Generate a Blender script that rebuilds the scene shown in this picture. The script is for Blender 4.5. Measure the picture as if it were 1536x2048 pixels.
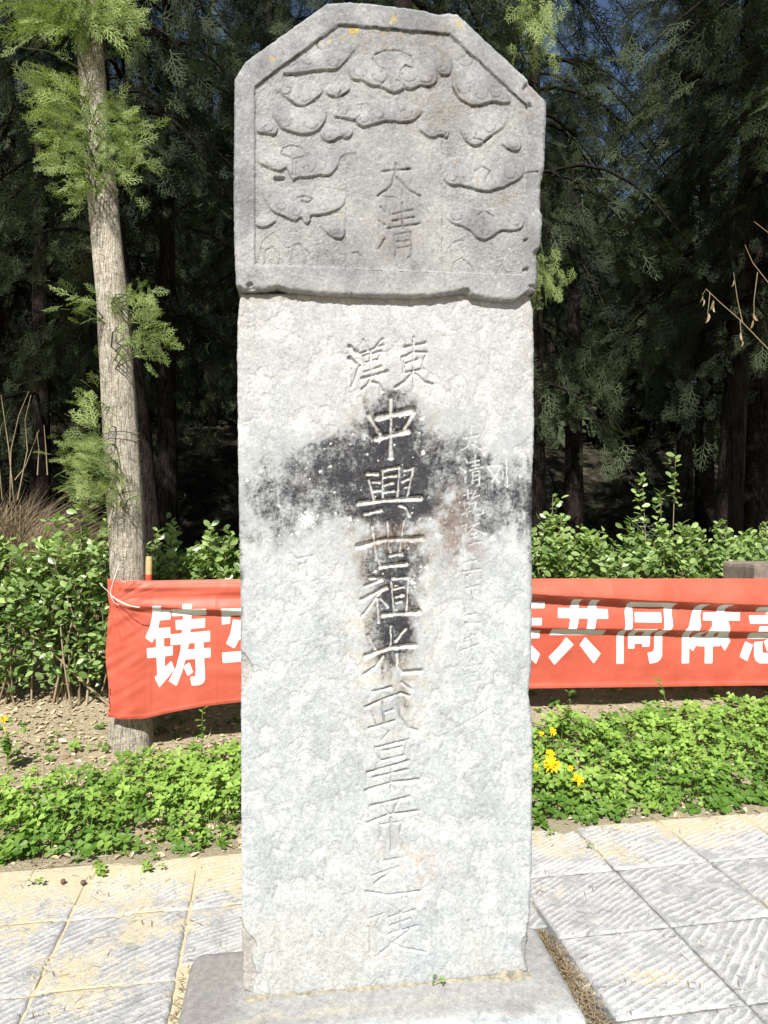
import bpy, math
import numpy as np
from mathutils import Vector
R = math.radians
for o in list(bpy.data.objects): bpy.data.objects.remove(o)
scene = bpy.context.scene
col = scene.collection
rng = np.random.default_rng(7)

# ------------------------------------------------------------------ camera, sky, sun, exposure
EYE, F, CX, CY = 1.55, 1420.0, 768.0, 1024.0          # eye height (m); lens in photo pixels; picture centre
cam = bpy.data.cameras.new('camera'); camo = bpy.data.objects.new('camera', cam); col.objects.link(camo)
cam.sensor_fit = 'VERTICAL'; cam.sensor_height = 36.0; cam.lens = 36.0*F/2048.0
cam.clip_start = 0.05; cam.clip_end = 400
camo.location = (0, 0, EYE); camo.rotation_euler = (R(90), 0, 0)
scene.camera = camo
SUN_EL, SUN_AZ = R(46), R(9)                            # sun stands behind the camera, a little to the left
SUN = np.array([-math.sin(SUN_AZ)*math.cos(SUN_EL), -math.cos(SUN_AZ)*math.cos(SUN_EL), math.sin(SUN_EL)])
world = bpy.data.worlds.new('World'); scene.world = world; world.use_nodes = True
wn = world.node_tree.nodes; wl = world.node_tree.links
sky = wn.new('ShaderNodeTexSky'); sky.sky_type = 'NISHITA'; sky.sun_disc = False
sky.sun_elevation = SUN_EL; sky.sun_rotation = R(180) + SUN_AZ
bg = wn['Background']; bg.inputs['Strength'].default_value = 0.05
wl.new(sky.outputs[0], bg.inputs['Color'])
sun = bpy.data.lights.new('sun', 'SUN'); suno = bpy.data.objects.new('sun', sun); col.objects.link(suno)
sun.energy = 5.0; sun.angle = R(0.5); sun.color = (1.0, 0.965, 0.91)
suno.rotation_euler = Vector(SUN).to_track_quat('Z', 'Y').to_euler()
vs = scene.view_settings
vs.view_transform = 'Standard'; vs.look = 'None'; vs.gamma = 1; vs.use_curve_mapping = False
vs.exposure = 0.85

# ------------------------------------------------------------------ helpers
def tag(o, label=None, cat=None, group=None, kind=None):
    if label: o['label'] = label
    if cat: o['category'] = cat
    if group: o['group'] = group
    if kind: o['kind'] = kind
    return o
def empty(name, loc=(0, 0, 0)):
    o = bpy.data.objects.new(name, None); col.objects.link(o); o.location = loc
    o.empty_display_size = 0.1
    return o
def mesh_np(name, V, faces, smooth=False, attrs=None, cols=None):
    V = np.asarray(V, np.float32).reshape(-1, 3)
    if not isinstance(faces, (list, tuple)): faces = [faces]
    faces = [np.asarray(f, np.int32) for f in faces if len(f)]
    me = bpy.data.meshes.new(name)
    me.vertices.add(len(V)); me.vertices.foreach_set('co', V.ravel())
    idx = np.concatenate([f.ravel() for f in faces])
    tot = np.concatenate([np.full(len(f), f.shape[1], np.int32) for f in faces])
    st = np.concatenate([[0], np.cumsum(tot)[:-1]]).astype(np.int32)
    me.loops.add(len(idx)); me.loops.foreach_set('vertex_index', idx)
    me.polygons.add(len(tot)); me.polygons.foreach_set('loop_start', st)
    if smooth is not False:
        sm = np.full(len(tot), True) if smooth is True else np.asarray(smooth)
        me.polygons.foreach_set('use_smooth', sm)
    else:
        me.polygons.foreach_set('use_smooth', np.full(len(tot), False))
    me.update(calc_edges=True)
    for k, a in (attrs or {}).items():
        at = me.attributes.new(k, 'FLOAT', 'POINT'); at.data.foreach_set('value', np.asarray(a, np.float32).ravel())
    for k, a in (cols or {}).items():
        at = me.attributes.new(k, 'FLOAT_COLOR', 'POINT')
        c4 = np.ones((len(V), 4), np.float32); c4[:, :3] = a
        at.data.foreach_set('color', c4.ravel())
    return me
def obj(name, me, mat=None, parent=None, loc=None):
    o = bpy.data.objects.new(name, me); col.objects.link(o)
    if mat and not me.materials: me.materials.append(mat)
    if parent: o.parent = parent
    if loc is not None: o.location = loc
    return o
def rel(V, origin): return np.asarray(V, float) - np.asarray(origin, float)
def P(px, py, Y): return np.array([(px-CX)/F*Y, Y, EYE-(py-CY)/F*Y])
def sm(a, b, x):
    t = np.clip((x-a)/(b-a), 0, 1); return t*t*(3-2*t)
# gradient noise
_perm = np.random.default_rng(11).permutation(512); _perm = np.concatenate([_perm, _perm, _perm])
_g = np.random.default_rng(12).normal(size=(512, 3)); _g /= np.linalg.norm(_g, axis=1)[:, None]
def noise(x, y, z=0.0):
    x, y, z = np.broadcast_arrays(np.asarray(x, float), np.asarray(y, float), np.asarray(z, float))
    xi = np.floor(x).astype(int); yi = np.floor(y).astype(int); zi = np.floor(z).astype(int)
    xf, yf, zf = x-xi, y-yi, z-zi
    u, v, w = [t*t*t*(t*(t*6-15)+10) for t in (xf, yf, zf)]
    flat = not np.any(zf)
    out = 0
    for dz in ((0,) if flat else (0, 1)):
        wz = 1.0 if flat else (w if dz else 1-w)
        for dy in (0, 1):
            for dx in (0, 1):
                h = _perm[_perm[_perm[(xi+dx) & 511] + ((yi+dy) & 511)] + ((zi+dz) & 511)]
                g = _g[h]
                d = g[..., 0]*(xf-dx)+g[..., 1]*(yf-dy)+g[..., 2]*(zf-dz)
                out = out + d*(u if dx else 1-u)*(v if dy else 1-v)*wz
    return out
def fbm(x, y, z=0.0, o=4, lac=2.03, gain=0.5):
    s = 0; a = 1.0; f = 1.0
    for i in range(o):
        s = s + a*noise(np.asarray(x)*f+i*17.3, np.asarray(y)*f+i*9.1, z*f if np.any(z) else 0.0); a *= gain; f *= lac
    return s
def seg_d(x, y, a, b):
    ax, ay = a; bx, by = b
    dx, dy = bx-ax, by-ay; L = dx*dx+dy*dy+1e-9
    t = np.clip(((x-ax)*dx+(y-ay)*dy)/L, 0, 1)
    return np.hypot(x-ax-t*dx, y-ay-t*dy), t
def poly_sdf(x, y, pts):
    pts = np.asarray(pts, float); d = np.full(x.shape, 1e9); ins = np.zeros(x.shape, bool)
    for i in range(len(pts)):
        a, b = pts[i-1], pts[i]
        d = np.minimum(d, seg_d(x, y, a, b)[0])
        c = ((a[1] > y) != (b[1] > y))
        xi = (b[0]-a[0])*(y-a[1])/((b[1]-a[1]) if abs(b[1]-a[1]) > 1e-9 else 1e-9)+a[0]
        ins ^= c & (x < xi)
    return np.where(ins, -d, d)
def grid_faces(nr, nc, off=0):
    i = np.arange((nr-1)*(nc-1)); r = i//(nc-1); c = i % (nc-1); a = r*nc+c+off
    return np.stack([a, a+1, a+nc+1, a+nc], 1)
def tube(pts, rad, sides=8, cap=True):
    pts = np.asarray(pts, float); n = len(pts); rad = np.broadcast_to(np.asarray(rad, float), (n,))
    tan = np.gradient(pts, axis=0); tan /= np.linalg.norm(tan, axis=1)[:, None]+1e-12
    ref = np.array([0, 0, 1.0]) if abs(tan[0][2]) < 0.8 else np.array([1.0, 0, 0])
    V = []
    u = np.cross(tan[0], ref); u /= np.linalg.norm(u)
    th = np.linspace(0, 2*math.pi, sides, endpoint=False)
    for i in range(n):
        u = u-tan[i]*np.dot(u, tan[i]); u /= np.linalg.norm(u); v = np.cross(tan[i], u)
        V.append(pts[i]+rad[i]*(np.cos(th)[:, None]*u+np.sin(th)[:, None]*v))
    V = np.concatenate(V)
    a = np.arange((n-1)*sides); r = a//sides; c = a % sides
    Fq = np.stack([r*sides+c, r*sides+(c+1) % sides, (r+1)*sides+(c+1) % sides, (r+1)*sides+c], 1)
    return V, Fq
class MB:                                   # collects several shapes into one mesh
    def __init__(s): s.V = []; s.F = {}; s.n = 0; s.T = []
    def add(s, V, Fa, tint=0.5):
        V = np.asarray(V, float)
        for f in (Fa if isinstance(Fa, (list, tuple)) else [Fa]):
            f = np.asarray(f); s.F.setdefault(f.shape[1], []).append(f+s.n)
        s.V.append(V); s.n += len(V); s.T.append(np.broadcast_to(np.asarray(tint, float), (len(V),)))
    def tube(s, pts, rad, sides=6, tint=0.5): s.add(*tube(pts, rad, sides), tint=tint)
    def mesh(s, name, origin=(0, 0, 0), smooth=True):
        return mesh_np(name, np.concatenate(s.V)-np.asarray(origin, float), [np.concatenate(f) for f in s.F.values()], smooth, {'tint': np.concatenate(s.T)})
def frames(dirs, up=None, roll=None):
    """rotation matrices whose Y axis is dirs; Z near up, rolled"""
    y = dirs/np.linalg.norm(dirs, axis=1)[:, None]
    if up is None: up = np.tile([0, 0, 1.0], (len(y), 1))
    x = np.cross(y, up); bad = np.linalg.norm(x, axis=1) < 1e-3; x[bad] = [1, 0, 0]
    x /= np.linalg.norm(x, axis=1)[:, None]; z = np.cross(x, y)
    if roll is not None:
        c, s_ = np.cos(roll)[:, None], np.sin(roll)[:, None]; x, z = x*c+z*s_, z*c-x*s_
    return np.stack([x, y, z], 2)
def scatter(T, pos, Rm, sc, tint):
    V, Fs = T; n = len(pos); k = len(V)
    W = np.einsum('nij,kj->nki', Rm, V)*np.asarray(sc).reshape(-1, 1, 1)+pos[:, None, :]
    off = (np.arange(n)*k)[:, None, None]
    out = [(f[None]+off).reshape(-1, f.shape[1]) for f in (Fs if isinstance(Fs, list) else [Fs])]
    return W.reshape(-1, 3), out, np.repeat(tint, k)

# ------------------------------------------------------------------ materials
def mat_new(name):
    m = bpy.data.materials.new(name); m.use_nodes = True
    return m, m.node_tree.nodes, m.node_tree.links, m.node_tree.nodes['Principled BSDF']
def N(nodes, t, **kw):
    n = nodes.new(t)
    for k, v in kw.items():
        if k in n.inputs.keys() if hasattr(n.inputs, 'keys') else False: n.inputs[k].default_value = v
        else: setattr(n, k, v)
    return n
def nz(nodes, links, scale, detail=4, rough=0.6, vec=None, stretch=None):
    n = nodes.new('ShaderNodeTexNoise'); n.inputs['Scale'].default_value = scale
    n.inputs['Detail'].default_value = detail; n.inputs['Roughness'].default_value = rough
    if vec is None:
        vec = nodes.new('ShaderNodeTexCoord').outputs['Object']
    if stretch:
        mp = nodes.new('ShaderNodeMapping'); mp.inputs['Scale'].default_value = stretch
        links.new(vec, mp.inputs[0]); vec = mp.outputs[0]
    links.new(vec, n.inputs['Vector'])
    return n.outputs['Fac']
def ramp(nodes, links, fac, stops):
    r = nodes.new('ShaderNodeValToRGB'); links.new(fac, r.inputs[0])
    e = r.color_ramp.elements
    while len(e) < len(stops): e.new(0.5)
    for el, (p, c) in zip(e, stops):
        el.position = p; el.color = (*c, 1) if len(c) == 3 else c
    return r.outputs[0]
def math_(nodes, links, op, a, b=None, c=None, clamp=False):
    m = nodes.new('ShaderNodeMath'); m.operation = op; m.use_clamp = clamp
    for i, v in enumerate((a, b, c)):
        if v is None: continue
        if isinstance(v, (int, float)): m.inputs[i].default_value = v
        else: links.new(v, m.inputs[i])
    return m.outputs[0]
def mixc(nodes, links, fac, a, b, mode='MIX'):
    m = nodes.new('ShaderNodeMix'); m.data_type = 'RGBA'; m.blend_type = mode; m.clamp_factor = True
    if isinstance(fac, (int, float)): m.inputs[0].default_value = fac
    else: links.new(fac, m.inputs[0])
    for i, v in ((6, a), (7, b)):
        if isinstance(v, tuple): m.inputs[i].default_value = (*v, 1)
        else: links.new(v, m.inputs[i])
    return m.outputs[2]
def attr(nodes, name, out='Fac'):
    a = nodes.new('ShaderNodeAttribute'); a.attribute_name = name; return a.outputs[out]
def bump(nodes, links, bs, h, strength, dist):
    b = nodes.new('ShaderNodeBump'); b.inputs['Strength'].default_value = strength; b.inputs['Distance'].default_value = dist
    links.new(h, b.inputs['Height']); links.new(b.outputs[0], bs.inputs['Normal'])
def grey(v): return (v, v, v)

def carved_stone(name):                     # colour, stain and painted shade are baked in; grain and speckle are added here
    m, n, l, bs = mat_new(name)
    c = attr(n, 'stone', 'Color'); ink = attr(n, 'ink')
    f0 = nz(n, l, 620, 2, 0.75); f1 = nz(n, l, 330, 3, 0.75); f2 = nz(n, l, 75, 6, 0.72); f3 = nz(n, l, 17, 8, 0.68)
    c = mixc(n, l, 1.0, c, ramp(n, l, f3, [(0.34, grey(0.91)), (0.46, grey(0.98)), (0.53, grey(1.02)), (0.66, grey(1.07))]), 'MULTIPLY')
    c = mixc(n, l, 0.9, c, ramp(n, l, f2, [(0.30, grey(0.74)), (0.48, grey(1.0)), (0.62, grey(1.12))]), 'MULTIPLY')
    c = mixc(n, l, 1.0, c, ramp(n, l, f1, [(0.30, grey(0.60)), (0.5, grey(1.0)), (0.70, grey(1.25))]), 'MULTIPLY')
    c = mixc(n, l, 1.0, c, ramp(n, l, f0, [(0.3, grey(0.68)), (0.5, grey(1.0)), (0.7, grey(1.25))]), 'MULTIPLY')
    # scratched hatching through the ink: fine vertical and horizontal lines
    hv = nz(n, l, 60, 2, 0.6, stretch=(9, 1, 0.5)); hh = nz(n, l, 60, 2, 0.6, stretch=(0.5, 1, 9))
    hat = math_(n, l, 'MAXIMUM', hv, hh)
    k = math_(n, l, 'ADD', ink, math_(n, l, 'MULTIPLY', math_(n, l, 'SUBTRACT', f1, 0.5), 1.8))
    k = math_(n, l, 'ADD', k, math_(n, l, 'MULTIPLY', math_(n, l, 'SUBTRACT', f0, 0.5), 1.2))
    k = math_(n, l, 'ADD', k, math_(n, l, 'MULTIPLY', math_(n, l, 'SUBTRACT', f2, 0.5), 1.1))
    k = math_(n, l, 'SUBTRACT', k, math_(n, l, 'MULTIPLY', math_(n, l, 'SUBTRACT', hat, 0.56), 0.65))
    mr = n.new('ShaderNodeMapRange'); mr.interpolation_type = 'SMOOTHSTEP'; l.new(k, mr.inputs[0])
    mr.inputs[1].default_value = 0.10; mr.inputs[2].default_value = 1.05
    stain_shade_mix = math_(n, l, 'MULTIPLY', mr.outputs[0], math_(n, l, 'MULTIPLY', ink, 2.0, clamp=True))
    c = mixc(n, l, stain_shade_mix, c, (0.024, 0.024, 0.030))
    l.new(c, bs.inputs['Base Color']); bs.inputs['Roughness'].default_value = 0.85
    bs.inputs['Specular IOR Level'].default_value = 0.25
    h = math_(n, l, 'ADD', math_(n, l, 'ADD', math_(n, l, 'MULTIPLY', f1, 0.9), math_(n, l, 'MULTIPLY', f0, 0.5)), math_(n, l, 'ADD', math_(n, l, 'MULTIPLY', f2, 0.55), math_(n, l, 'MULTIPLY', f3, 0.6)))
    bump(n, l, bs, h, 0.34, 0.0045)
    return m
def paving(name):
    m, n, l, bs = mat_new(name)
    g = n.new('ShaderNodeNewGeometry').outputs['Position']
    f1 = nz(n, l, 160, 4, 0.7, g); f2 = nz(n, l, 14, 5, 0.65, g); f3 = nz(n, l, 45, 4, 0.7, g)
    base = ramp(n, l, f2, [(0.3, (0.225, 0.232, 0.24)), (0.5, (0.315, 0.320, 0.322)), (0.68, (0.44, 0.438, 0.425))])
    base = mixc(n, l, 0.9, base, ramp(n, l, f1, [(0.28, grey(0.55)), (0.52, grey(1.0)), (0.75, grey(1.3))]), 'MULTIPLY')
    wr = math_(n, l, 'MULTIPLY', attr(n, 'worn'), ramp(n, l, f3, [(0.35, grey(0.35)), (0.6, grey(1))]))
    base = mixc(n, l, wr, base, (0.66, 0.65, 0.61))
    sand = ramp(n, l, f1, [(0.3, (0.40, 0.34, 0.22)), (0.55, (0.52, 0.46, 0.315)), (0.8, (0.60, 0.54, 0.40))])
    s = math_(n, l, 'ADD', attr(n, 'sand'), math_(n, l, 'MULTIPLY', math_(n, l, 'SUBTRACT', f3, 0.5), 1.7))
    s = math_(n, l, 'ADD', s, math_(n, l, 'MULTIPLY', math_(n, l, 'SUBTRACT', f1, 0.5), 1.2))
    mr = n.new('ShaderNodeMapRange'); mr.interpolation_type = 'SMOOTHSTEP'; l.new(s, mr.inputs[0])
    mr.inputs[1].default_value = 0.22; mr.inputs[2].default_value = 0.80
    base = mixc(n, l, 1.0, base, attr(n, 'tone', 'Color'), 'MULTIPLY')
    c = mixc(n, l, mr.outputs[0], base, sand)
    l.new(c, bs.inputs['Base Color']); bs.inputs['Roughness'].default_value = 0.9; bs.inputs['Specular IOR Level'].default_value = 0.2
    bump(n, l, bs, math_(n, l, 'ADD', f1, math_(n, l, 'MULTIPLY', f3, 1.2)), 0.7, 0.005)
    return m
def soil(name):
    m, n, l, bs = mat_new(name)
    g = n.new('ShaderNodeNewGeometry').outputs['Position']
    f1 = nz(n, l, 70, 5, 0.75, g); f2 = nz(n, l, 3, 5, 0.6, g)
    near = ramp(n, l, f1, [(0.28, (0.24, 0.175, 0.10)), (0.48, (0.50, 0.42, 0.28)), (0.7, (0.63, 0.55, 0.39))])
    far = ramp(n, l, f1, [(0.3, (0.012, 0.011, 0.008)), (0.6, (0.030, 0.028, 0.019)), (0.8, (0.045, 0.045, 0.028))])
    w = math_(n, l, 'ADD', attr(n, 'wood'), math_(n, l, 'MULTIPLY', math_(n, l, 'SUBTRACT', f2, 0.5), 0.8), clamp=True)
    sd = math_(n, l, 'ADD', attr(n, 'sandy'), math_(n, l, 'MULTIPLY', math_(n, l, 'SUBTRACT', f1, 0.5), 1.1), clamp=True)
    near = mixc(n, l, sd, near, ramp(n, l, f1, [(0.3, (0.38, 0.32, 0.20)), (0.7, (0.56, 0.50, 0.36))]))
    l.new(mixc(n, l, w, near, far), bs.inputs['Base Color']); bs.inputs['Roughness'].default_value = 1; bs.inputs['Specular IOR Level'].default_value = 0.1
    bump(n, l, bs, f1, 1.0, 0.03)
    return m
def leafmat(name, dark, light, rough=0.45, spec=0.35, trans=0.3, tcol=None):
    m, n, l, bs = mat_new(name)
    c = mixc(n, l, attr(n, 'tint'), dark, light)
    f = nz(n, l, 60, 3, 0.6)
    c = mixc(n, l, 0.7, c, ramp(n, l, f, [(0.3, grey(0.75)), (0.7, grey(1.15))]), 'MULTIPLY')
    l.new(c, bs.inputs['Base Color']); bs.inputs['Roughness'].default_value = rough; bs.inputs['Specular IOR Level'].default_value = spec
    if trans > 0:
        t = n.new('ShaderNodeBsdfTranslucent')
        l.new(mixc(n, l, 1.0, c, tcol or (1.3, 1.5, 0.6), 'MULTIPLY'), t.inputs[0])
        mx = n.new('ShaderNodeMixShader'); mx.inputs[0].default_value = trans
        l.new(bs.outputs[0], mx.inputs[1]); l.new(t.outputs[0], mx.inputs[2])
        l.new(mx.outputs[0], n['Material Output'].inputs[0])
    return m
def bark(name, dark, light, scale=18):
    m, n, l, bs = mat_new(name)
    f = nz(n, l, scale, 7, 0.78, stretch=(3.2, 3.2, 0.30)); f2 = nz(n, l, 5, 4, 0.6); f3 = nz(n, l, 140, 3, 0.7, stretch=(2, 2, .6)); f4 = nz(n, l, 14, 5, 0.7, stretch=(1, 1, 1.6))
    c = ramp(n, l, f, [(0.36, tuple(v*.55 for v in dark)), (0.45, dark), (0.52, light), (0.75, tuple(min(1, v*1.25) for v in light))])
    c = mixc(n, l, 0.6, c, ramp(n, l, f2, [(0.3, grey(0.7)), (0.65, grey(1.12))]), 'MULTIPLY')
    c = mixc(n, l, 0.8, c, ramp(n, l, f3, [(0.3, grey(0.62)), (0.6, grey(1.12))]), 'MULTIPLY')
    c = mixc(n, l, 0.8, c, ramp(n, l, f4, [(0.36, grey(0.55)), (0.43, grey(1.0)), (0.7, grey(1.1))]), 'MULTIPLY')
    l.new(c, bs.inputs['Base Color']); bs.inputs['Roughness'].default_value = 0.95; bs.inputs['Specular IOR Level'].default_value = 0.1
    bump(n, l, bs, math_(n, l, 'ADD', math_(n, l, 'ADD', f, f4), math_(n, l, 'MULTIPLY', f3, 0.5)), 1.0, 0.025)
    return m
def plain(name, c, rough=0.7, spec=0.3, var=0.25, scale=60):
    m, n, l, bs = mat_new(name)
    f = nz(n, l, scale, 4, 0.65)
    l.new(mixc(n, l, 1.0, c, ramp(n, l, f, [(0.3, grey(1-var)), (0.7, grey(1+var*0.6))]), 'MULTIPLY'), bs.inputs['Base Color'])
    bs.inputs['Roughness'].default_value = rough; bs.inputs['Specular IOR Level'].default_value = spec
    bump(n, l, bs, f, 0.3, 0.004)
    return m
def cloth(name):
    m, n, l, bs = mat_new(name)
    f = nz(n, l, 3.0, 4, 0.6); f2 = nz(n, l, 700, 2, 0.5)
    red = ramp(n, l, f, [(0.3, (0.47, 0.082, 0.046)), (0.7, (0.60, 0.135, 0.085))])
    pr = n.new('ShaderNodeMapRange'); l.new(attr(n, 'print'), pr.inputs[0])
    pr.inputs[1].default_value = 0.45; pr.inputs[2].default_value = -0.45
    c = mixc(n, l, pr.outputs[0], red, (0.80, 0.80, 0.79))
    c = mixc(n, l, 0.5, c, ramp(n, l, f2, [(0.3, grey(0.86)), (0.7, grey(1.08))]), 'MULTIPLY')
    l.new(c, bs.inputs['Base Color']); bs.inputs['Roughness'].default_value = 0.5; bs.inputs['Specular IOR Level'].default_value = 0.35
    t = n.new('ShaderNodeBsdfTranslucent'); l.new(c, t.inputs[0])
    mx = n.new('ShaderNodeMixShader'); mx.inputs[0].default_value = 0.18
    l.new(bs.outputs[0], mx.inputs[1]); l.new(t.outputs[0], mx.inputs[2]); l.new(mx.outputs[0], n['Material Output'].inputs[0])
    bump(n, l, bs, f2, 0.08, 0.001)
    return m
M_STONE = carved_stone('carved_limestone'); M_PAVE = paving('chiselled_paving'); M_SOIL = soil('bank_soil')
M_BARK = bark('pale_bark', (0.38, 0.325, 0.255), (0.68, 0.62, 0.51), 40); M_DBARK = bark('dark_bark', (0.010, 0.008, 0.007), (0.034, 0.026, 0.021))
M_CLOTH = cloth('red_banner_cloth')
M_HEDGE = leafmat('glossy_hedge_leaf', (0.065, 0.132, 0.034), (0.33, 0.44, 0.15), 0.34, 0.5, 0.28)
M_CLOVER = leafmat('clover_leaf', (0.075, 0.16, 0.022), (0.26, 0.40, 0.075), 0.5, 0.3, 0.25)
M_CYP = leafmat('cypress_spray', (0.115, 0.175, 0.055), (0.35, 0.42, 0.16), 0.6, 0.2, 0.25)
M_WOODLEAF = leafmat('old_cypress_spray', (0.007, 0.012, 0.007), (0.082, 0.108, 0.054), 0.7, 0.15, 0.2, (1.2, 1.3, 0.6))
M_DRY = leafmat('dead_leaf', (0.23, 0.16, 0.09), (0.68, 0.58, 0.40), 0.8, 0.1, 0.1, (1, .9, .6))
M_STRAW = leafmat('straw', (0.13, 0.09, 0.05), (0.36, 0.29, 0.18), 0.7, 0.2, 0.1, (1, .9, .6))
M_TWIG = leafmat('hedge_twig', (0.19, 0.14, 0.09), (0.34, 0.27, 0.18), 0.8, 0.1, 0)
M_YEL = leafmat('yellow_petal', (0.75, 0.52, 0.01), (0.85, 0.70, 0.03), 0.6, 0.2, 0.2, (1.1, 1, .4))
M_STRING = plain('white_string', (0.75, 0.75, 0.72)); M_WIRE = plain('grey_wire', (0.30, 0.28, 0.25))
M_STAKE = plain('stake_wood', (0.52, 0.36, 0.18), var=0.35, scale=25); M_REDPAINT = plain('red_paint', (0.5, 0.07, 0.04))
M_BLOCK = plain('dark_stone', (0.20, 0.165, 0.135), 0.9, 0.2, 0.4, 12); M_MORTAR = plain('mortar', (0.27, 0.245, 0.19), 0.95, 0.1, 0.45, 50)
M_PINK = plain('pale_blossom', (0.65, 0.55, 0.6)); M_CONE = plain('cone_brown', (0.12, 0.075, 0.05))

# ------------------------------------------------------------------ setting: pavement frame, ground
YAW = R(9.7); FA = np.array([-math.sin(YAW), math.cos(YAW)]); RA = np.array([math.cos(YAW), math.sin(YAW)])
REF = np.array([0.635, 2.583]); TW, TD, EDGE = 0.447, 0.425, 0.85
def fr(x, y): return (x-REF[0])*RA[0]+(y-REF[1])*RA[1], (x-REF[0])*FA[0]+(y-REF[1])*FA[1]
def gh(x, y):
    """height of the natural ground (the pavement lies at 0)"""
    _, fd = fr(x, y); d = fd-EDGE
    right = sm(-0.6, 1.0, x)
    h = -0.012+0.035*sm(0.0, 0.5, d)+0.05*sm(0.4, 1.5, d)+0.16*np.clip(d-1.15, 0, 2.0)+right*(0.13*sm(0.1, 1.4, d))
    h = h+0.05*np.clip(d-3.1, 0, 6)+0.42*np.clip(d-8.5, 0, 14)
    h = h+(0.02*fbm(x*1.6, y*1.6, o=3)+0.012*fbm(x*7, y*7, o=3))*sm(0.05, 0.5, d)+0.25*fbm(x*.25, y*.25, o=2)*sm(3, 7, d)
    lap = -0.012+.020*sm(-.10, .05, d+.10*fbm(x*4, y*4, o=4))+.004*fbm(x*20, y*20, o=2)
    return np.where(d < -.2, -0.03, np.where(d < .1, np.maximum(lap, h*sm(.0, .1, d)-.02*(1-sm(.0, .1, d))), h))
def axis(lo, hi, seg):
    out = [lo]
    for b, st in seg:
        while out[-1] < b: out.append(out[-1]+st)
    return np.array(out)
xs = axis(-120, 120, [(-10, 5), (-4, .3), (4.5, .028), (10, .3), (120, 5)])
ys = axis(-60, 160, [(0, 4), (2.6, .3), (5.6, .028), (18, .25), (40, 1), (160, 6)])
gx, gy = np.meshgrid(xs, ys)
gz = gh(gx, gy)
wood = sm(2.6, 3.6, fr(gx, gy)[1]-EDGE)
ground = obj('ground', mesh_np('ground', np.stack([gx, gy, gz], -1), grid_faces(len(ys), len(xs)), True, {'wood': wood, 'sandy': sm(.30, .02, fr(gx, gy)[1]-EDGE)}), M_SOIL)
tag(ground, kind='structure')

# pavement: a bed of sand with chiselled slabs laid in it
def sandlevel(x, y):
    """sand lying over the slabs: thick along the planted edge, thin drifts elsewhere"""
    rx, fd = fr(x, y)
    left = sm(0.6, -0.6, x)
    s = 0.72*sm(0.34, 0.90, fd)+0.27*left*sm(-0.5, 0.35, fd)+0.85*fbm(x*3.6, y*3.6, o=5)+0.1*left-0.12
    return s
bx = np.linspace(-3.9, 4.4, 200); by = np.linspace(-2.6, EDGE+0.06, 110)
brx, bfd = np.meshgrid(bx, by)
wx = REF[0]+brx*RA[0]+bfd*FA[0]; wy = REF[1]+brx*RA[1]+bfd*FA[1]
bz = -0.0075+0.0072*sm(.25, .75, sandlevel(wx, wy)+.15)+0.0025*fbm(wx*9, wy*9, o=2)+0.008*sm(EDGE-.25, EDGE, bfd)*(fbm(wx*5, wy*5, o=2)+0.35)-0.03*sm(EDGE-.02, EDGE+.05, bfd)
pavement = obj('pavement', mesh_np('pavement', np.stack([wx, wy, bz], -1), grid_faces(*wx.shape), True,
               {'sand': np.clip(.25+.9*sandlevel(wx, wy)+.6*sm(.3, -.4, brx), 0, 1.2), 'worn': np.zeros(wx.size), 'tone': np.full(wx.size, .5)}), M_PAVE)
tag(pavement, kind='structure')
CH = np.array([math.cos(R(40)), math.sin(R(40))]); CP = np.array([-CH[1], CH[0]])
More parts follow.
